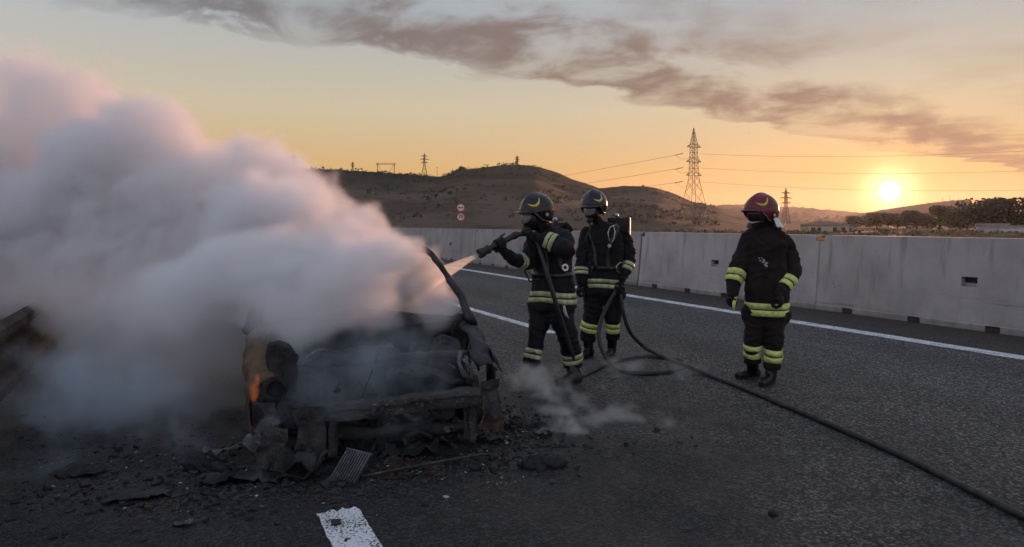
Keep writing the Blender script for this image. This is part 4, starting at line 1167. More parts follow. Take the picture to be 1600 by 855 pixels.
def face_mask(parent, c, MM):
    """full face mask: rubber skirt, curved lens, demand valve"""
    c = Vector(c)
    def pt(az, el, k=1.): return MM @ Vector((math.cos(el) * math.cos(az) * .092 * k, math.cos(el) * math.sin(az) * .130 * k, math.sin(el) * .125 * k - .055)) + c
    def patch(a0, a1, e0, e1, k, nu=16, nv=12, rnd_=0.):
        vs = []
        for j in range(nv + 1):
            for i in range(nu + 1):
                s, t = 2 * i / nu - 1, 2 * j / nv - 1
                if rnd_: s, t = s * math.sqrt(1 - rnd_ * t * t / 2), t * math.sqrt(1 - rnd_ * s * s / 2)
                vs.append(pt(R((a0 + a1) / 2 + s * (a1 - a0) / 2), R((e0 + e1) / 2 + t * (e1 - e0) / 2), k))
        return mesh(vs, [(j * (nu + 1) + i, j * (nu + 1) + i + 1, (j + 1) * (nu + 1) + i + 1, (j + 1) * (nu + 1) + i) for j in range(nv) for i in range(nu)])
    sk = link('face_mask', patch(12, 168, -62, 58, 1.0), parent, M['black_plastic']); face_out(sk, c + MM @ Vector((0, 0, -.055))); mo = sk.modifiers.new('t', 'SOLIDIFY'); mo.thickness = .02; mo.offset = -1
    ln = link('lens', patch(40, 140, -20, 44, 1.07, rnd_=1.), sk, M['lens']); face_out(ln, c + MM @ Vector((0, 0, -.055))); mo = ln.modifiers.new('t', 'SOLIDIFY'); mo.thickness = .006; mo.offset = -1
    v0 = pt(R(90), R(-44), 1.0); d = (MM @ Vector((0, .9, -.45))).normalized()
    MB().tube([v0 - d * .02, v0 + d * .03, v0 + d * .045], [.036, .034, .026], 14).build('demand_valve', M['black_plastic'], sk, True)
    MB().tube([v0 + d * .04, v0 + d * .052], [.020, .018], 12).build('valve_cap', M['rubber'], sk, True)
    return v0 + d * .03


class Person:
    def __init__(s, label, Y0, feet, fwd, suit, tape):
        s.Y0 = Y0; g0 = sum((ground(*p) for p in feet), Vector()) / len(feet); s.o = empty('person', g0); s.g = g0; tag(s.o, label, 'person')
        s.f = Vector((fwd[0], fwd[1], 0)).normalized(); s.r = s.f.cross(Vector((0, 0, 1))); s.suit = suit; s.tape = tape
    def J(s, px, py, dy=0.): return at(px, py, s.Y0 + dy) - s.g
    def torso(s, rows):
        return [(s.J(px, py, dy), s.r * hw, s.f * hd) for px, py, dy, hw, hd in rows]
    def body(s, head, neck, rows, arms, legs, hands):
        mb = MB(); mb.ball(head, (.078, .092, .115), 16, 12); mb.tube([neck, head - Vector((0, 0, .03))], [.062, .055], 14)
        nose = head + s.hf * .092 + Vector((0, 0, -.015)); mb.ball(nose, .018, 10, 8); mb.ball(head + s.hf * .075 + Vector((0, 0, -.075)), .032, 10, 8)
        for e in (-1, 1): mb.ball(head + s.hf.cross(Vector((0, 0, 1))) * e * .08 + Vector((0, 0, -.01)), .022, 8, 6)
        mb.rings([(c, u * .82, v * .82) for c, u, v in s.torso(rows)], 24)
        for a in arms: mb.tube(a, [.062, .05, .042, .036][:len(a)] if len(a) == 4 else [.058, .048, .036], 12, dome=True)
        for l in legs: mb.tube(l, [.085, .065, .048], 12, dome=True)
        for h in hands: mb.add(h.v, h.f)
        return remesh('body', mb, .011, 4, M['hood'], s.o)


def boot(s, ankle, toe, knee_top, m=None):
    """ankle and toe on the ground plan, shaft up towards the knee"""
    a, t = Vector(ankle), Vector(toe); d = Vector((t.x - a.x, t.y - a.y, 0)).normalized(); mb = MB(); side = d.cross(Vector((0, 0, 1)))
    gz = -s.g.z; base = Vector((a.x, a.y, gz))
    up = Vector(knee_top) - base; up = up / up.z
    mb.rings([(base + up * z, d * rx, side * ry) for z, rx, ry in ((.05, .055, .048), (.11, .058, .050), (.18, .060, .056), (.27, .064, .061), (.31, .066, .063))], 18, 2.2)
    mb.rings([(base - d * .075 + Vector((0, 0, .045)), Vector((0, 0, .035)), side * .026), (base - d * .05 + Vector((0, 0, .052)), Vector((0, 0, .052)), side * .042), (base + d * .03 + Vector((0, 0, .058)), Vector((0, 0, .060)), side * .044),
              (base + d * .11 + Vector((0, 0, .046)), Vector((0, 0, .046)), side * .049), (base + d * .17 + Vector((0, 0, .040)), Vector((0, 0, .040)), side * .048), (base + d * .205 + Vector((0, 0, .034)), Vector((0, 0, .026)), side * .030)], 16, 2.6)
    o = remesh('boot', mb, .009, 4, M['boot'], s.o, .003, 14, a.x, gz + .012)
    sl_ = MB(); out = []
    for z in (0., .018):
        for k in range(20):
            an = 6.283 * k / 20; x = math.cos(an); y = math.sin(an)
            wv = .052 if x > 0 else .045; p = base + d * (.065 + .142 * (abs(x) ** .8) * (1 if x > 0 else -1)) + side * wv * (abs(y) ** .8) * (1 if y > 0 else -1); out.append(p + Vector((0, 0, z)))
    sl_.add(out, [tuple(range(20))[::-1], tuple(range(20, 40))] + [(k, (k + 1) % 20, 20 + (k + 1) % 20, 20 + k) for k in range(20)]); sl_.build('sole', M['rubber'], o)
    return o


def spline(P, n=8):
    out = []
    for i in range(len(P) - 1):
        p0, p1, p2, p3 = P[max(i - 1, 0)], P[i], P[i + 1], P[min(i + 2, len(P) - 1)]
        for k in range(n):
            t = k / n; out.append(.5 * ((2 * p1) + (p2 - p0) * t + (2 * p0 - 5 * p1 + 4 * p2 - p3) * t * t + (3 * p1 - p0 - 3 * p2 + p3) * t ** 3))
    return out + [P[-1]]


def dress(s, rows, arms, legs, ar=(.082, .074, .064, .056), lr=(.112, .092, .082, .086), amp=.016, seed=0.):
    jk = MB(); jk.rings(s.torso(rows), 28, 2.5)
    jacket = remesh('jacket', jk, .0125, 5, s.suit, s.o, amp, 8, seed); s.sl = []
    for i, a in enumerate(arms):
        a = [Vector(p) for p in a]; P = spline(a, 5); n = len(P) - 1; rr = [ar[min(int(k / 5), 2)] + (ar[min(int(k / 5) + 1, 3)] - ar[min(int(k / 5), 2)]) * (k / 5 - min(int(k / 5), 2)) for k in range(n + 1)]
        s.sl.append(remesh('sleeve', MB().tube(P, rr, 18, dome=True), .011, 4, s.suit, jacket, amp * 1.15, 9, seed + i))
    s.bs = [bvh_of(o) for o in s.sl]
    tr = MB(); hip = s.torso(rows)[-2]
    for l in legs: tr.tube(l, list(lr), 16)
    a, b = Vector(legs[0][0]), Vector(legs[1][0]); tr.tube([a.lerp(b, -.12), a.lerp(b, 1.12)], [.125, .125], 16, dome=True)
    tr.rings([(hip[0] + Vector((0, 0, z)), hip[1] * k, hip[2] * k) for z, k in ((.10, .72), (-.05, .8), (-.14, .72))], 22)
    trousers = remesh('trousers', tr, .0125, 5, M['trouser'], s.o, amp * 1.1, 8, seed + 4)
    return jacket, trousers


def strap(s, bvh, pts, w, m, name='harness_strap', off=.012):
    """webbing pulled onto the coat: each point snaps to the nearest cloth"""
    P, Nn = [], []
    for p in pts:
        q, n, _, _ = bvh.find_nearest(Vector(p)); P.append(q + n * off); Nn.append(n)
    L = []; 
    for i in range(len(P) - 1):
        for k in range(4):
            t = k / 4; q, n, _, _ = bvh.find_nearest(P[i].lerp(P[i + 1], t)); L.append((q + n * off, n))
    L.append((P[-1], Nn[-1])); vs, fs = [], []
    for i, (p, n) in enumerate(L):
        t = (L[min(i + 1, len(L) - 1)][0] - L[max(i - 1, 0)][0]).normalized(); sd_ = t.cross(n).normalized(); vs += [p - sd_ * w / 2, p + sd_ * w / 2]
    for i in range(len(L) - 1): fs.append((2 * i, 2 * i + 1, 2 * i + 3, 2 * i + 2))
    o = link(name, mesh(vs, fs), s.o, m); mo = o.modifiers.new('t', 'SOLIDIFY'); mo.thickness = .004; mo.offset = 0; return o


def air_set(s, mid, top, rad=.075):
    m_, t_ = Vector(mid), Vector(top); d = (t_ - m_).normalized()
    c = MB().tube([m_ - d * .20, m_ - d * .18, m_ + d * .18, m_ + d * .23, m_ + d * .25], [.05, rad, rad, rad * .7, .03], 20).build('air_cylinder', M['black_plastic'], s.o, True)
    MB().tube([m_ + d * .25, m_ + d * .29], [.022, .022], 10).build('cylinder_valve', M['steel'], c, True)
    bp = MB(); bp.box(m_ + s.f * (rad + .012), (.26, .03, .46), Matrix((s.r, s.f, Vector((0, 0, 1)))).transposed()); bp.build('back_plate', M['black_plastic'], s.o)


# ---------------------------------------------------------------- nozzle man
A = Person('firefighter in a black helmet and face mask aiming a hose nozzle at the burning car', 6.7, [(832, 592), (895, 600)], (-.75, -.66), M['suit'], M['olive'])
A.hf = Vector((-.82, -.57, 0)).normalized(); J = A.J
rowsA = [(851, 352, 0, .055, .06), (856, 357, 0, .105, .085), (860, 364, 0, .17, .115), (862, 378, 0, .205, .135), (864, 398, 0, .205, .145), (864, 425, 0, .20, .15), (863, 450, 0, .215, .165), (862, 478, 0, .235, .185), (862, 484, 0, .225, .175)]
nozA, nozB = J(806, 367, -.27), J(749, 397, -.48); nd = (nozB - nozA).normalized()
gripL = J(823, 366, -.20); gripR = nozA.lerp(nozB, .46)
wL = J(836, 370, -.13) + Vector((0, 0, -.0)); wR = J(795, 402, -.33)
armsA = [[J(879, 372, -.12), J(886, 392, -.27), J(862, 378, -.27), J(838, 370, -.17)], [J(842, 374, .08), J(826, 404, -.08), J(812, 408, -.20), J(797, 400, -.31)]]
legsA = [[J(848, 478, .04), J(840, 515, -.06), J(833, 553, -.10), J(831, 568, -.10)], [J(876, 478, -.04), J(886, 520, -.10), J(893, 558, -.04), J(895, 572, -.02)]]
hL = grip(wL, gripL, -nd, (.1, -.55, -.2), .030); hR = grip(wR, gripR, nd, (.15, -.35, -.9), .034)
headA = J(837, 340, -.06)
bA = A.body(headA, J(852, 362), rowsA, armsA, [l[:3] for l in legsA], [hL, hR])
jkA, trA = dress(A, rowsA, armsA, legsA, ar=(.088, .084, .074, .060), seed=2.)
for h in (hL, hR): remesh('glove', h, .006, 3, M['glove'], A.o, .002, 20)
kneeA = [J(833, 553, -.10), J(893, 558, -.04)]
gA = [ground(838, 592) - A.g, ground(897, 600) - A.g]
for g, kn in zip(gA, kneeA): boot(A, g, g + Vector((-.75, -.45, 0)), kn)
hmA, MMA, _ = helmet(A.o, headA + Vector((.012, .0, .066)), A.hf, M['helmet_black'], M['yellow'], 3)
vA = face_mask(A.o, headA + A.hf * .018 + Vector((0, 0, .045)), MMA)
bj = bvh_of(jkA); bt = bvh_of(trA)
tapes(A.bs[0], J(860, 378, -.27), Vector(armsA[0][3]) - Vector(armsA[0][1]), M['olive'], A.o, .038, .010, maxr=.16)
tapes(A.bs[1], J(814, 407, -.18), Vector(armsA[1][3]) - Vector(armsA[1][1]), M['olive'], A.o, .032, .008, maxr=.14)
tapes(bj, J(863, 463), (0, 0, 1), M['olive'], A.o, .045, .012, maxr=.4, tilt=.012)
for l in legsA: tapes(bt, Vector(l[2]), Vector(l[2]) - Vector(l[1]), M['olive'], A.o, .040, .012, maxr=.2)
air_set(A, J(876, 385, .22), J(872, 365, .2), .07)
strap(A, bj, [J(880, 356, .05), J(880, 368, -.2), J(872, 400, -.3), J(878, 425, -.25)], .045, M['black_plastic'])
strap(A, bj, [J(852, 358, .1), J(840, 372, -.1), J(842, 400, -.25), J(846, 430, -.25)], .045, M['black_plastic'])
bw_ = band('waist_belt', bj, J(863, 428), (0, 0, 1), .05, M['black_plastic'], A.o, off=.008, maxr=.4)
q, n, _, _ = bj.find_nearest(J(889, 418, -.3)); MB().disc_(q + n * .008, n, .034, .016, 20, .016).build('belt_buckle', M['steel'], A.o)
MB().tube([vA, vA + Vector((.02, -.05, -.06)), J(828, 395, -.1), J(820, 425, -.05), J(828, 440, -.12), J(842, 436, -.22)], .009, 8).build('air_hose', M['rubber'], A.o, True)
MB().tube([J(880, 478, -.22), J(884, 492, -.24), J(889, 498, -.24)], [.022, .018, .006], 8, True, .4).build('hanging_tag', M['silver'], A.o, True)
MB().tube([J(878, 358, .06), J(884, 352, .06), J(893, 362, .05)], [.03, .036, .03], 10).build('collar_roll', M['suit'], A.o, True)

# ---------------------------------------------------------------- second man with air set, minding the hose
B = Person('firefighter in a black helmet and face mask holding a loop of hose, standing behind', 7.9, [(918, 558), (957, 556)], (-.36, -.93), M['suit'], M['olive'])
B.hf = Vector((-.48, -.88, 0)).normalized(); J = B.J
rowsB = [(938, 345, 0, .055, .06), (940, 350, 0, .11, .085), (943, 357, 0, .185, .115), (945, 370, 0, .215, .14), (945, 395, 0, .215, .15), (945, 420, 0, .205, .15), (945, 440, 0, .215, .16), (945, 456, 0, .22, .165), (945, 461, 0, .21, .155)]
handBr = J(909, 452, -.05); handBl = J(967, 449, -.17)
armsB = [[J(917, 365, .02), J(909, 408, .02), J(909, 425, -.02), J(908, 440, -.04)], [J(973, 362, -.02), J(983, 405, -.02), J(978, 422, -.08), J(971, 437, -.14)]]
legsB = [[J(930, 455, .02), J(925, 495, -.03), J(919, 522, 0), J(918, 532, 0)], [J(958, 455, -.02), J(959, 495, -.05), J(958, 518, -.02), J(957, 530, 0)]]
headB = J(927, 328, -.05)
hBr = grip(Vector(armsB[0][3]) + Vector((0, 0, -.01)), J(909, 458, -.06), (-.3, -.9, 0), (-.8, .1, .25), .024); hBl = grip(Vector(armsB[1][3]), J(966, 452, -.20), (.05, -.25, 1), (.75, .2, .1), .030)
bB = B.body(headB, J(938, 354), rowsB, armsB, [l[:3] for l in legsB], [hBr, hBl])
jkB, trB = dress(B, rowsB, armsB, legsB, seed=7.)
for h in (hBr, hBl): remesh('glove', h, .006, 3, M['glove'], B.o, .002, 20)
for p, kn, t in (((920, 558), legsB[0][2], (-.55, -.7, 0)), ((955, 556), legsB[1][2], (-.35, -.8, 0))):
    g = ground(*p) - B.g; boot(B, g, g + Vector(t), kn)
hmB, MMB, _ = helmet(B.o, headB + Vector((.01, 0, .062)), B.hf, M['helmet_black'], M['pale_yellow'], 6)
vB = face_mask(B.o, headB + B.hf * .018 + Vector((0, 0, .045)), MMB)
bj = bvh_of(jkB); bt = bvh_of(trB)
tapes(B.bs[1], J(978, 418, -.06), Vector(armsB[1][3]) - Vector(armsB[1][1]), M['olive'], B.o, .04, .012, maxr=.14)
tapes(B.bs[0], J(909, 424, -.02), Vector(armsB[0][3]) - Vector(armsB[0][1]), M['olive'], B.o, .035, .012, maxr=.14)
tapes(bj, J(945, 442), (0, 0, 1), M['olive'], B.o, .042, .014, maxr=.4, tilt=.008)
for i, l in enumerate(legsB): tapes(bt, Vector(l[2]) + Vector((0, 0, .09 if i == 0 else .05)), Vector(l[2]) - Vector(l[1]), M['lime'], B.o, .05, .010, maxr=.2)
air_set(B, J(970, 372, .22), J(966, 350, .2), .078)
strap(B, bj, [J(966, 348, .05), J(966, 356, -.12), J(957, 376, -.25), J(950, 400, -.25), J(948, 425, -.25)], .045, M['black_plastic'])
strap(B, bj, [J(920, 352, .05), J(916, 364, -.12), J(918, 390, -.25), J(924, 420, -.25)], .045, M['black_plastic'])
band('waist_belt', bj, J(945, 418), (0, 0, 1), .045, M['black_plastic'], B.o, off=.008, maxr=.2)
pts = [J(961, 352, -.17), J(953, 355, -.22), J(950, 364, -.235), J(952, 376, -.24), J(955, 380, -.24), J(959, 374, -.235), J(961, 362, -.21), J(959, 354, -.18)]
MB().tube(pts, .006, 7, False).build('silver_tube', M['steel'], B.o, True)
gc = J(953, 384, -.25); MB().disc_(gc, B.f, .026, .02, 18).build('pressure_gauge', M['black_plastic'], B.o); MB().disc_(gc + B.f * .0205, B.f, .019, .002, 18).build('gauge_dial', M['silver'], B.o)
MB().tube([J(976, 412, -.12), J(969, 410, -.18), J(963, 416, -.20), J(964, 424, -.20), J(970, 427, -.17)], .006, 7).build('carabiner', M['steel'], B.o, True)
MB().tube([vB, vB + Vector((.01, -.04, -.08)), J(915, 372, -.2), J(919, 385, -.2)], .009, 8).build('air_hose', M['rubber'], B.o, True)

# ---------------------------------------------------------------- officer with the dark red helmet
C = Person('firefighter in a dark red helmet and long dark coat standing with arms at his sides', 6.65, [(1172, 592), (1199, 602)], (-.42, -.91), M['suit2'], M['lime'])
C.hf = Vector((-.88, -.47, 0)).normalized(); J = C.J
rowsC = [(1192, 350, 0, .06, .07), (1194, 356, 0, .12, .095), (1195, 363, 0, .19, .125), (1196, 378, 0, .208, .145), (1196, 400, 0, .202, .155), (1197, 430, 0, .196, .158), (1197, 460, 0, .19, .158), (1198, 488, 0, .188, .155), (1198, 496, 0, .18, .148)]
armsC = [[J(1167, 377, .04), J(1153, 425, .02), J(1147, 442, -.03), J(1145, 457, -.06)], [J(1223, 377, -.04), J(1238, 422, -.06), J(1228, 443, -.14), J(1219, 459, -.20)]]
legsC = [[J(1182, 490, .03), J(1177, 525, -.02), J(1175, 558, .02), J(1175, 568, .02)], [J(1211, 490, -.03), J(1209, 528, -.08), J(1207, 562, -.05), J(1206, 575, -.04)]]
headC = J(1188, 340, -.03)
hCr = grip(Vector(armsC[0][3]), J(1145, 472, -.09), (-.3, -.9, 0), (-.8, .1, .25), .024); hCl = grip(Vector(armsC[1][3]), J(1213, 474, -.25), (-.5, -.8, 0), (.75, -.35, .3), .026)
bC = C.body(headC, J(1193, 358), rowsC, armsC, [l[:3] for l in legsC], [hCr, hCl])
jkC, trC = dress(C, rowsC, armsC, legsC, ar=(.086, .080, .070, .060), lr=(.108, .086, .074, .078), seed=12.)
trC.data.materials[0] = M['suit2']
for h in (hCr, hCl): remesh('glove', h, .006, 3, M['glove'], C.o, .002, 20)
for p, kn, t in (((1177, 590), legsC[0][2], (-.85, -.35, 0)), ((1203, 600), legsC[1][2], (-.6, -.7, 0))):
    g = ground(*p) - C.g; boot(C, g, g + Vector(t), kn)
hmC, MMC, ptC = helmet(C.o, headC + Vector((.012, 0, .062)), C.hf, M['helmet_red'], M['yellow'], -4)
hc = headC + Vector((.012, 0, .052))
# dark face visor with a white lower edge, and the silver neck flap
def vpt(az, el, k=1.): return MMC @ Vector((math.cos(el) * math.cos(az) * .108 * k, math.cos(el) * math.sin(az) * .145 * k, math.sin(el) * .135 * k - .02)) + hc
vs = [vpt(R(15 + 150 * i / 20), R(20 - (62 - 10 * abs(i / 10 - 1)) * j / 10)) for j in range(11) for i in range(21)]
vis = link('visor', mesh(vs, [(j * 21 + i, j * 21 + i + 1, (j + 1) * 21 + i + 1, (j + 1) * 21 + i) for j in range(10) for i in range(20)]), C.o, M['dark_visor']); mo = vis.modifiers.new('t', 'SOLIDIFY'); mo.thickness = .005
MB().tube([vpt(R(8 + 150 * i / 24), R(-36 + 9 * abs(i / 12 - 1) - (4 if i > 12 else 0)), 1.02) for i in range(25)], [.003 + .007 * math.sin(math.pi * min(1, i / 20)) for i in range(25)], 8, True, .6).build('white_edge', M['white_rim'], vis, True)
vs = []
for j in range(7):
    for i in range(21):
        az = R(-178 + 178 * i / 20 + 0); p = MMC @ Vector((math.cos(az) * (.128 + .055 * j / 6), math.sin(az) * (.150 + .085 * j / 6), -.045 - .100 * j / 6 + .006 * math.sin(i * 1.9) * j / 6)) + hc; vs.append(p)
fl = link('neck_flap', mesh(vs, [(j * 21 + i, j * 21 + i + 1, (j + 1) * 21 + i + 1, (j + 1) * 21 + i) for j in range(6) for i in range(20)]), C.o, M['flap']); mo = fl.modifiers.new('t', 'SOLIDIFY'); mo.thickness = .004
bj = bvh_of(jkC); bt = bvh_of(trC)
tapes(C.bs[1], J(1226, 442, -.12), Vector(armsC[1][3]) - Vector(armsC[1][1]), M['lime'], C.o, .055, .014, maxr=.15)
tapes(C.bs[0], J(1148, 432, -.01), Vector(armsC[0][3]) - Vector(armsC[0][1]), M['lime'], C.o, .050, .012, maxr=.15)
tapes(bj, J(1198, 482), (0, 0, 1), M['lime'], C.o, .056, .010, maxr=.35)
for i, l in enumerate(legsC): tapes(bt, Vector(l[2]) + Vector((0, 0, .07 if i == 0 else .05)), Vector(l[2]) - Vector(l[1]), M['lime'], C.o, .055, .012, maxr=.2)
q, n, _, _ = bj.find_nearest(J(1187, 407, -.3)); n = -Vector((n.x, n.y, n.z)) if n.y > 0 else n
uu = Vector((1, 0, -.25)).normalized(); ww = Vector((.1, 0, 1)).normalized()
for k, (dx, dz, w) in enumerate(((-.030, .022, .035), (-.004, .020, .012), (-.012, .004, .06), (.012, -.012, .05), (.030, -.010, .012), (.022, -.026, .03))):
    m_ = MB()
    for i in range(4):
        c0 = q + uu * (dx + w * (i / 3 - .5)) + ww * (dz + .004 * (-1) ** i); h0 = bj.find_nearest(c0); m_.box(h0[0] + h0[1] * .003, (.010, .003, .008))
    m_.build('chest_print', M['silver'], C.o)
MB().tube([J(1150, 463, -.1), J(1147, 474, -.16), J(1146, 486, -.13)], [.012, .02, .012], 8, True, .4).build('pocket_tape', M['lime'], C.o, True)

# ================================================================== HOSE, NOZZLE AND WATER
HR = .0215
def G(x, y, z=HR): return ground(x, y, z)


aw = lambda px, py, dy=0.: at(px, py, 6.7 + dy)
path = [at(806, 367, 6.43), at(823, 366, 6.5), at(838, 376, 6.50), at(846, 398, 6.44), at(856, 432, 6.36), at(870, 478, 6.36), at(886, 528, 6.46), at(899, 566, 6.62), G(908, 588), G(926, 580), G(952, 568), G(1000, 557), G(1048, 560), G(1072, 569),
        G(1044, 581), G(990, 583), at(960, 574, 7.3), at(940, 545, 7.4), at(936, 515, 7.5), at(947, 482, 7.62), at(966, 453, 7.70), at(973, 485, 7.68), at(984, 518, 7.75), at(1008, 543, 7.85), G(1042, 560, .065), G(1076, 573, .05),
        G(1110, 587), G(1160, 606), G(1220, 631), G(1285, 658), G(1350, 686), G(1420, 717), G(1500, 757), G(1600, 808), G(1720, 872)]
M['hose'] = simple('rubber_hose', (.022, .021, .022), .55, 0, .5, 9, .3, 90)
hs = empty('fire_hose', ground(1078, 575)); tag(hs, 'dark fire hose running from the right foreground in loops to the nozzle', 'hose')
sub = hs.location
MB().tube([p - sub for p in spline(path)], HR, 12).build('hose_line', M['hose'], hs, True)
W = lambda p: p + A.g - sub
na, nb = W(nozA), W(nozB); d_ = (nb - na).normalized(); LN = (nb - na).length
nz = MB().tube([na - d_ * .02, na, na + d_ * .03, na + d_ * .035, na + d_ * LN * .45, na + d_ * LN * .5, na + d_ * LN * .62, na + d_ * LN * .65, na + d_ * LN * .78], [.026, .034, .034, .027, .027, .037, .037, .027, .027], 18).build('nozzle', M['black_plastic'], hs, True); smooth_angle(nz)
tp = MB().tube([na + d_ * LN * .74, na + d_ * LN * .75, na + d_ * LN * .80, na + d_ * LN * .81, na + d_ * LN * .88, na + d_ * LN * .89, na + d_ * LN], [.030, .041, .041, .034, .034, .042, .045], 18).build('nozzle_tip', M['rubber'], nz, True); smooth_angle(tp)
hv = na + d_ * LN * .45; upv = Vector((0, 0, 1)); MB().tube([hv, hv + upv * .055 - d_ * .01, hv + upv * .06 - d_ * .06], [.010, .011, .012], 8).build('shutoff_handle', M['rubber'], nz, True)
MB().tube([hv + d_ * .05, hv + d_ * .03 - upv * .07], [.014, .017], 10).build('pistol_grip', M['rubber'], nz, True)
# spray: fine mist plus streaks of drops
jd = (nozB - nozA).normalized(); j0 = nozB + A.g + jd * .005; jl = .95
m_, t_, b_ = new_mat('water_mist'); t_.nodes.remove(b_); pv = t_.nodes.new('ShaderNodeVolumePrincipled'); pv.inputs['Color'].default_value = (.98, .98, .98, 1); pv.inputs['Density'].default_value = 15.; pv.inputs['Anisotropy'].default_value = .55
t_.links.new(pv.outputs[0], t_.nodes['Material Output'].inputs['Volume']); M['mist'] = m_
o = MB().tube([j0 + jd * jl * t for t in (0, .1, .25, .5, .75, 1)], [.014, .024, .042, .072, .105, .13], 24).build('water_spray', M['mist'], None, True); tag(o, 'fan of water spray from the nozzle', kind='stuff')
M['drop'] = simple('water_drops', (.75, .72, .70), .2, 0, .05, 5, 0); mb_ = MB(); rnd = random.Random(3); uu = jd.orthogonal().normalized(); ww = jd.cross(uu)
for k in range(420):
    t = rnd.random() ** .8; a = rnd.uniform(0, 6.28); r_ = (.012 + .13 * t) * math.sqrt(rnd.random()); dd = (uu * math.cos(a) + ww * math.sin(a))
    p = j0 + jd * jl * t + dd * r_; q = p + (jd + dd * r_ * .12).normalized() * rnd.uniform(.015, .05); s = rnd.uniform(.0006, .0016); mb_.add([p - uu * s, p + uu * s, p + ww * s, q], [(0, 1, 3), (1, 2, 3), (2, 0, 3)])
tag(mb_.build('water_drops', M['drop']), 'streaks of water drops in the spray', kind='stuff')


# ================================================================== SMOKE AND STEAM
def smoke(name, label, lo, hi, voxel, blobs, col, dens, aniso, warp, fine, cut, absorb=None, seed=0., fscale=2.0, glow=None, puff=None):
    """real volume: soft lumps of different size and weight, torn by noise, sampled into a density grid"""
    o = bpy.data.objects.new(name, bpy.data.volumes.new(name)); COL.objects.link(o); tag(o, label, kind='stuff')
    md = o.modifiers.new('density', 'NODES'); g = bpy.data.node_groups.new(name, 'GeometryNodeTree'); md.node_group = g
    g.interface.new_socket('Geometry', in_out='INPUT', socket_type='NodeSocketGeometry'); g.interface.new_socket('Geometry', in_out='OUTPUT', socket_type='NodeSocketGeometry')
    N = NT(g); vc = N.node('GeometryNodeVolumeCube', {'Min': lo, 'Max': hi})
    for k, a, b in zip('XYZ', lo, hi): vc.inputs['Resolution ' + k].default_value = max(8, int((b - a) / voxel))
    pos = N.node('GeometryNodeInputPosition').outputs[0]
    sp_ = N.node('ShaderNodeVectorMath', {0: pos, 1: (seed, seed * .7, seed * .3)}, operation='ADD').outputs[0]
    wn = N.node('ShaderNodeTexNoise', {'Vector': sp_, 'Scale': warp[0], 'Detail': 3.}).outputs[1]
    wv = N.node('ShaderNodeVectorMath', {0: N.node('ShaderNodeVectorMath', {0: wn, 1: (.5, .5, .5)}, operation='SUBTRACT').outputs[0], 'Scale': warp[1]}, operation='SCALE').outputs[0]
    pw = N.node('ShaderNodeVectorMath', {0: pos, 1: wv}, operation='ADD').outputs[0]
    tot = None; den = None
    for c, r, w, dn in blobs:
        d = N.node('ShaderNodeVectorMath', {0: pw, 1: tuple(c)}, operation='SUBTRACT').outputs[0]
        d = N.node('ShaderNodeVectorMath', {0: d, 1: (1 / r[0], 1 / r[1], 1 / r[2])}, operation='MULTIPLY').outputs[0]
        l = N.node('ShaderNodeVectorMath', {0: d, 1: d}, operation='DOT_PRODUCT').outputs['Value']
        f = N.math('MAXIMUM', N.math('SUBTRACT', 1., l), 0.); f = N.math('MULTIPLY', N.math('MULTIPLY', f, f), w)
        tot = f if tot is None else N.math('ADD', tot, f)
        fd = N.math('MULTIPLY', f, dn); den = fd if den is None else N.math('ADD', den, fd)
    fn = N.node('ShaderNodeTexNoise', {'Vector': sp_, 'Scale': fscale, 'Detail': 7., 'Roughness': .58, 'Distortion': .4}).outputs[0]
    bl = N.math('SUBTRACT', 1., N.math('ABSOLUTE', N.math('MULTIPLY', N.math('SUBTRACT', N.node('ShaderNodeTexNoise', {'Vector': sp_, 'Scale': fscale * .8, 'Detail': 4.}).outputs[0], .5), 4.)))
    f2 = N.node('ShaderNodeTexNoise', {'Vector': pw, 'Scale': fscale * 3.4, 'Detail': 5., 'Roughness': .6}).outputs[0]
    tot = N.math('ADD', tot, N.math('MULTIPLY', N.math('MULTIPLY', N.math('SUBTRACT', f2, .5), fine * .45), N.rng(tot, .1, .5)))
    field = N.math('ADD', tot, N.math('MULTIPLY', N.math('SUBTRACT', fn, .5), fine)); field = N.math('SUBTRACT', field, N.math('MULTIPLY', bl, fine * .12))
    if puff:
        for sc_, am in puff:
            vd = N.node('ShaderNodeTexVoronoi', {'Vector': pw, 'Scale': sc_}, feature='F1').outputs['Distance']
            field = N.math('ADD', field, N.math('MULTIPLY', N.math('SUBTRACT', .42, vd), am))
    alive = N.rng(tot, .01, .12)
    mean = N.math('DIVIDE', den, N.math('MAXIMUM', tot, .001))
    out_ = N.math('MULTIPLY', N.math('MULTIPLY', N.rng(field, cut[0], cut[1]), alive), mean)
    N.put(vc.inputs['Density'], out_)
    m, t, b = new_mat(name); t.nodes.remove(b); pv = t.nodes.new('ShaderNodeVolumePrincipled'); pv.inputs['Color'].default_value = (*col, 1); pv.inputs['Density'].default_value = dens; pv.inputs['Anisotropy'].default_value = aniso
    if absorb: pv.inputs['Absorption Color'].default_value = (*absorb, 1)
    if glow:
        NM = NT(t); NM.put(pv.inputs['Emission Strength'], NM.math('MULTIPLY', NM.node('ShaderNodeVolumeInfo').outputs['Density'], glow[0])); pv.inputs['Emission Color'].default_value = (*glow[1], 1)
    t.links.new(pv.outputs[0], t.nodes['Material Output'].inputs['Volume'])
    o.data.materials.append(m)
    sm = N.node('GeometryNodeSetMaterial', {'Geometry': vc.outputs[0]}); sm.inputs['Material'].default_value = m
    N.l.new(sm.outputs[0], N.node('NodeGroupOutput').inputs[0]); return o


def bl(px, py, Y, r, w=1., dn=1., dep=1., ry=None):
    k = Y / F; return (at(px, py, Y), (r * k, r * k * dep, (ry or r) * k), w, dn)


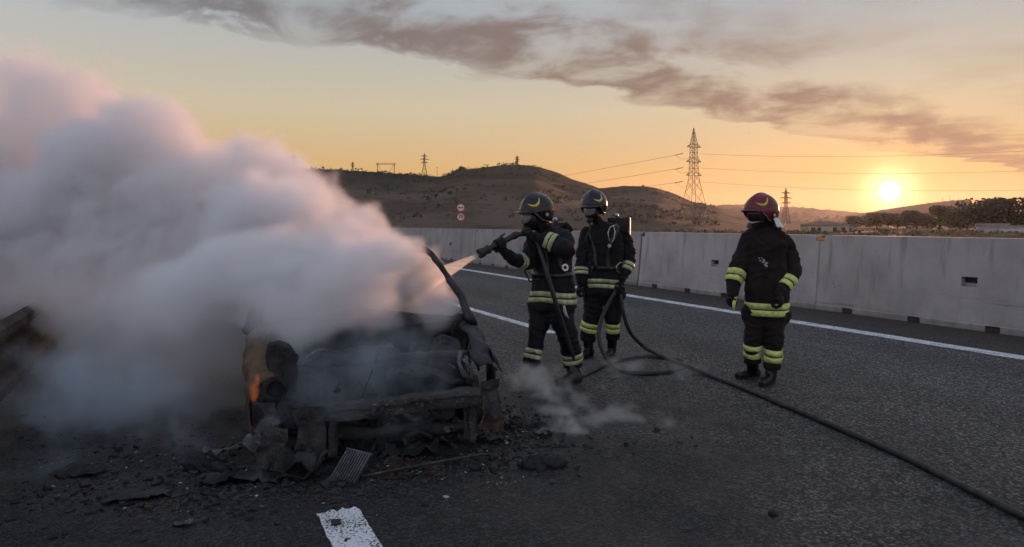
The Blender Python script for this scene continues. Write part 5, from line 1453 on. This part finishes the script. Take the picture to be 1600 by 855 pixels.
PLUME = [bl(618, 392, 5.25, 68, 1, .9, .9, 55), bl(648, 388, 5.5, 48, .95, .8, .9, 42), bl(330, 440, 5.3, 135, 1, .8, .9, 120), bl(250, 450, 5.5, 140, 1, .45, .9, 110), bl(200, 590, 5.3, 190, .9, .05, .8, 150), bl(320, 580, 5.0, 130, .9, .08, .8, 140), bl(90, 570, 5.7, 180, .9, .05, .8, 140), bl(470, 320, 5.9, 110, .9, .9, .9), bl(360, 330, 6.0, 130, 1, .9, .9), bl(672, 465, 5.4, 72, .9, .8, .8, 62), bl(530, 515, 4.8, 120, 1, .6, .8, 70), bl(430, 520, 4.7, 115, 1, .6, .8, 70), bl(620, 525, 4.85, 85, .9, .4, .8, 62), bl(690, 500, 5.3, 60, .9, .35, .8, 60), bl(540, 450, 5.0, 120, 1, .9, .9, 100), bl(440, 460, 4.9, 120, 1, .9, .9, 95), bl(610, 465, 5.1, 85, .9, .8, .9, 85), bl(520, 390, 5.4, 120, 1, 1, .9, 100), bl(640, 405, 5.5, 62, .85, 1, .9), bl(400, 430, 5.2, 130, 1, .9, .9, 120), bl(585, 370, 5.7, 80, .85, .9), bl(620, 445, 6.1, 120, 1, 1, .9, 105), bl(655, 420, 6.2, 62, .8, 1), bl(660, 490, 5.9, 80, .9, .7, 1), bl(540, 430, 6.3, 150, 1, 1, .9, 140), bl(450, 390, 6.6, 170, 1, 1, .9), bl(570, 350, 6.7, 85, .75, .7),
         bl(350, 360, 6.9, 190, 1, 1, .8), bl(235, 340, 7.1, 200, 1, 1, .8), bl(110, 350, 7.2, 230, 1, 1, .8), bl(-40, 380, 7.2, 240, 1, 1, .8), bl(-190, 380, 7.4, 260, 1, 1, .8),
         bl(110, 160, 7.8, 135, .95, .5, .8, 125), bl(20, 180, 7.6, 150, .95, .55, .8), bl(-120, 200, 7.6, 170, .9, .7, .8), bl(270, 220, 7.4, 120, .95, .6), bl(390, 265, 7.2, 118, .95, .7), bl(180, 230, 7.4, 135, .95, .65), bl(470, 300, 6.9, 105, .9, .7),
         bl(430, 500, 6.3, 150, 1, .7, .9, 110), bl(300, 480, 6.4, 190, 1, .45, .8, 130), bl(140, 470, 6.6, 200, 1, .4, .7, 120), bl(240, 600, 6.0, 180, .9, .07, .8, 150), bl(330, 590, 5.8, 150, .9, .08, .8, 150), bl(20, 460, 6.9, 160, .9, .4, .7, 90), bl(150, 610, 6.3, 200, .8, .05, .7, 150), bl(560, 530, 5.7, 110, .8, .45, .9, 70)]
smoke('smoke', 'thick pale smoke billowing off the burning car to the left', (-8.6, 4.3, 0.02), (.5, 9.6, 4.3), .030, PLUME, (.972, .975, .99), 7.5, .1, (.85, .66), 1.4, (.24, .82), None, 3.3, 1.6, None, ((1.6, .55), (3.8, .36), (8., .24)))
THIN = [bl(600, 570, 4.6, 170, 1, 1, .8, 140), bl(500, 590, 4.4, 160, 1, .8, .8, 150), bl(690, 600, 4.6, 110, .8, .8, .8, 100), bl(430, 600, 4.5, 110, .8, .8, .7, 130), bl(620, 690, 4.4, 150, .7, .6, .8, 60), bl(120, 640, 5.0, 230, 1, .9, .7, 150), bl(40, 740, 4.2, 170, 1, .8, .8, 90), bl(300, 660, 4.7, 200, 1, .8, .7, 120), bl(200, 600, 5.2, 240, 1, .9, .7, 160)]
smoke('thin_smoke', 'thin bluish smoke hanging over the engine bay and road', (-5.4, 3.1, 0.015), (.3, 6.2, 1.3), .034, THIN, (.78, .89, 1.0), 1.9, .1, (1.6, .55), 3.6, (.35, 1.5), None, 9.1, 3.2)
STEAM = [bl(838, 600, 6.3, 62, 1, .9, 1.2, 62), bl(885, 635, 5.9, 75, .9, .7, 1.3, 55), bl(895, 680, 5.0, 50, 1.1, 1.3, 1.2, 62), bl(930, 655, 5.4, 90, .9, .6, 1.2, 45), bl(1000, 660, 5.4, 120, .8, .5, 1.4, 30), bl(850, 665, 5.3, 70, .8, .8, 1.2, 34), bl(960, 585, 7.2, 110, .7, .35, 1.5, 40), bl(1080, 590, 6.9, 90, .6, .25, 1.5, 60)]
smoke('steam', 'pale steam rising in wisps from the wet asphalt', (-.6, 4.5, 0.012), (2.2, 8.0, .85), .016, STEAM, (.97, .965, .96), 12.0, .3, (2.0, .75), 3.4, (.15, 1.5), None, 5.7, 3.6)


FL = [(car(-.75, .02, .50), (.05, .04, .09), 1., 1.), (car(-.735, .01, .57), (.025, .03, .07), 1., 1.), (car(-.765, .04, .46), (.03, .04, .05), 1., .8)]
lo_ = car(-.75, .02, .52) - Vector((.1, .1, .13)); hi_ = car(-.75, .02, .52) + Vector((.1, .1, .16))
fl_ = smoke('flame', 'small dull orange flame at the scorched left front fender of the wreck', tuple(lo_), tuple(hi_), .005, FL, (.5, .4, .3), 2., 0., (14., .05), .8, (.15, .8), None, 2.2, 16., (2.6, (1., .22, .05)))
del fl_['kind']; fl_['category'] = 'flame'

# ================================================================== EVENING HAZE
hz = MB(); hz.box((0, 1830, 74.4), (7900, 4300, 151)); hz = hz.build('haze', None); tag(hz, 'warm evening haze over the plain', kind='stuff')
m, t, b = new_mat('haze'); t.nodes.remove(b); pv = t.nodes.new('ShaderNodeVolumePrincipled'); pv.inputs['Color'].default_value = (.95, .95, .96, 1); pv.inputs['Density'].default_value = .00006; pv.inputs['Anisotropy'].default_value = .62
t.links.new(pv.outputs[0], t.nodes['Material Output'].inputs['Volume']); hz.data.materials.append(m); m.cycles.homogeneous_volume = True
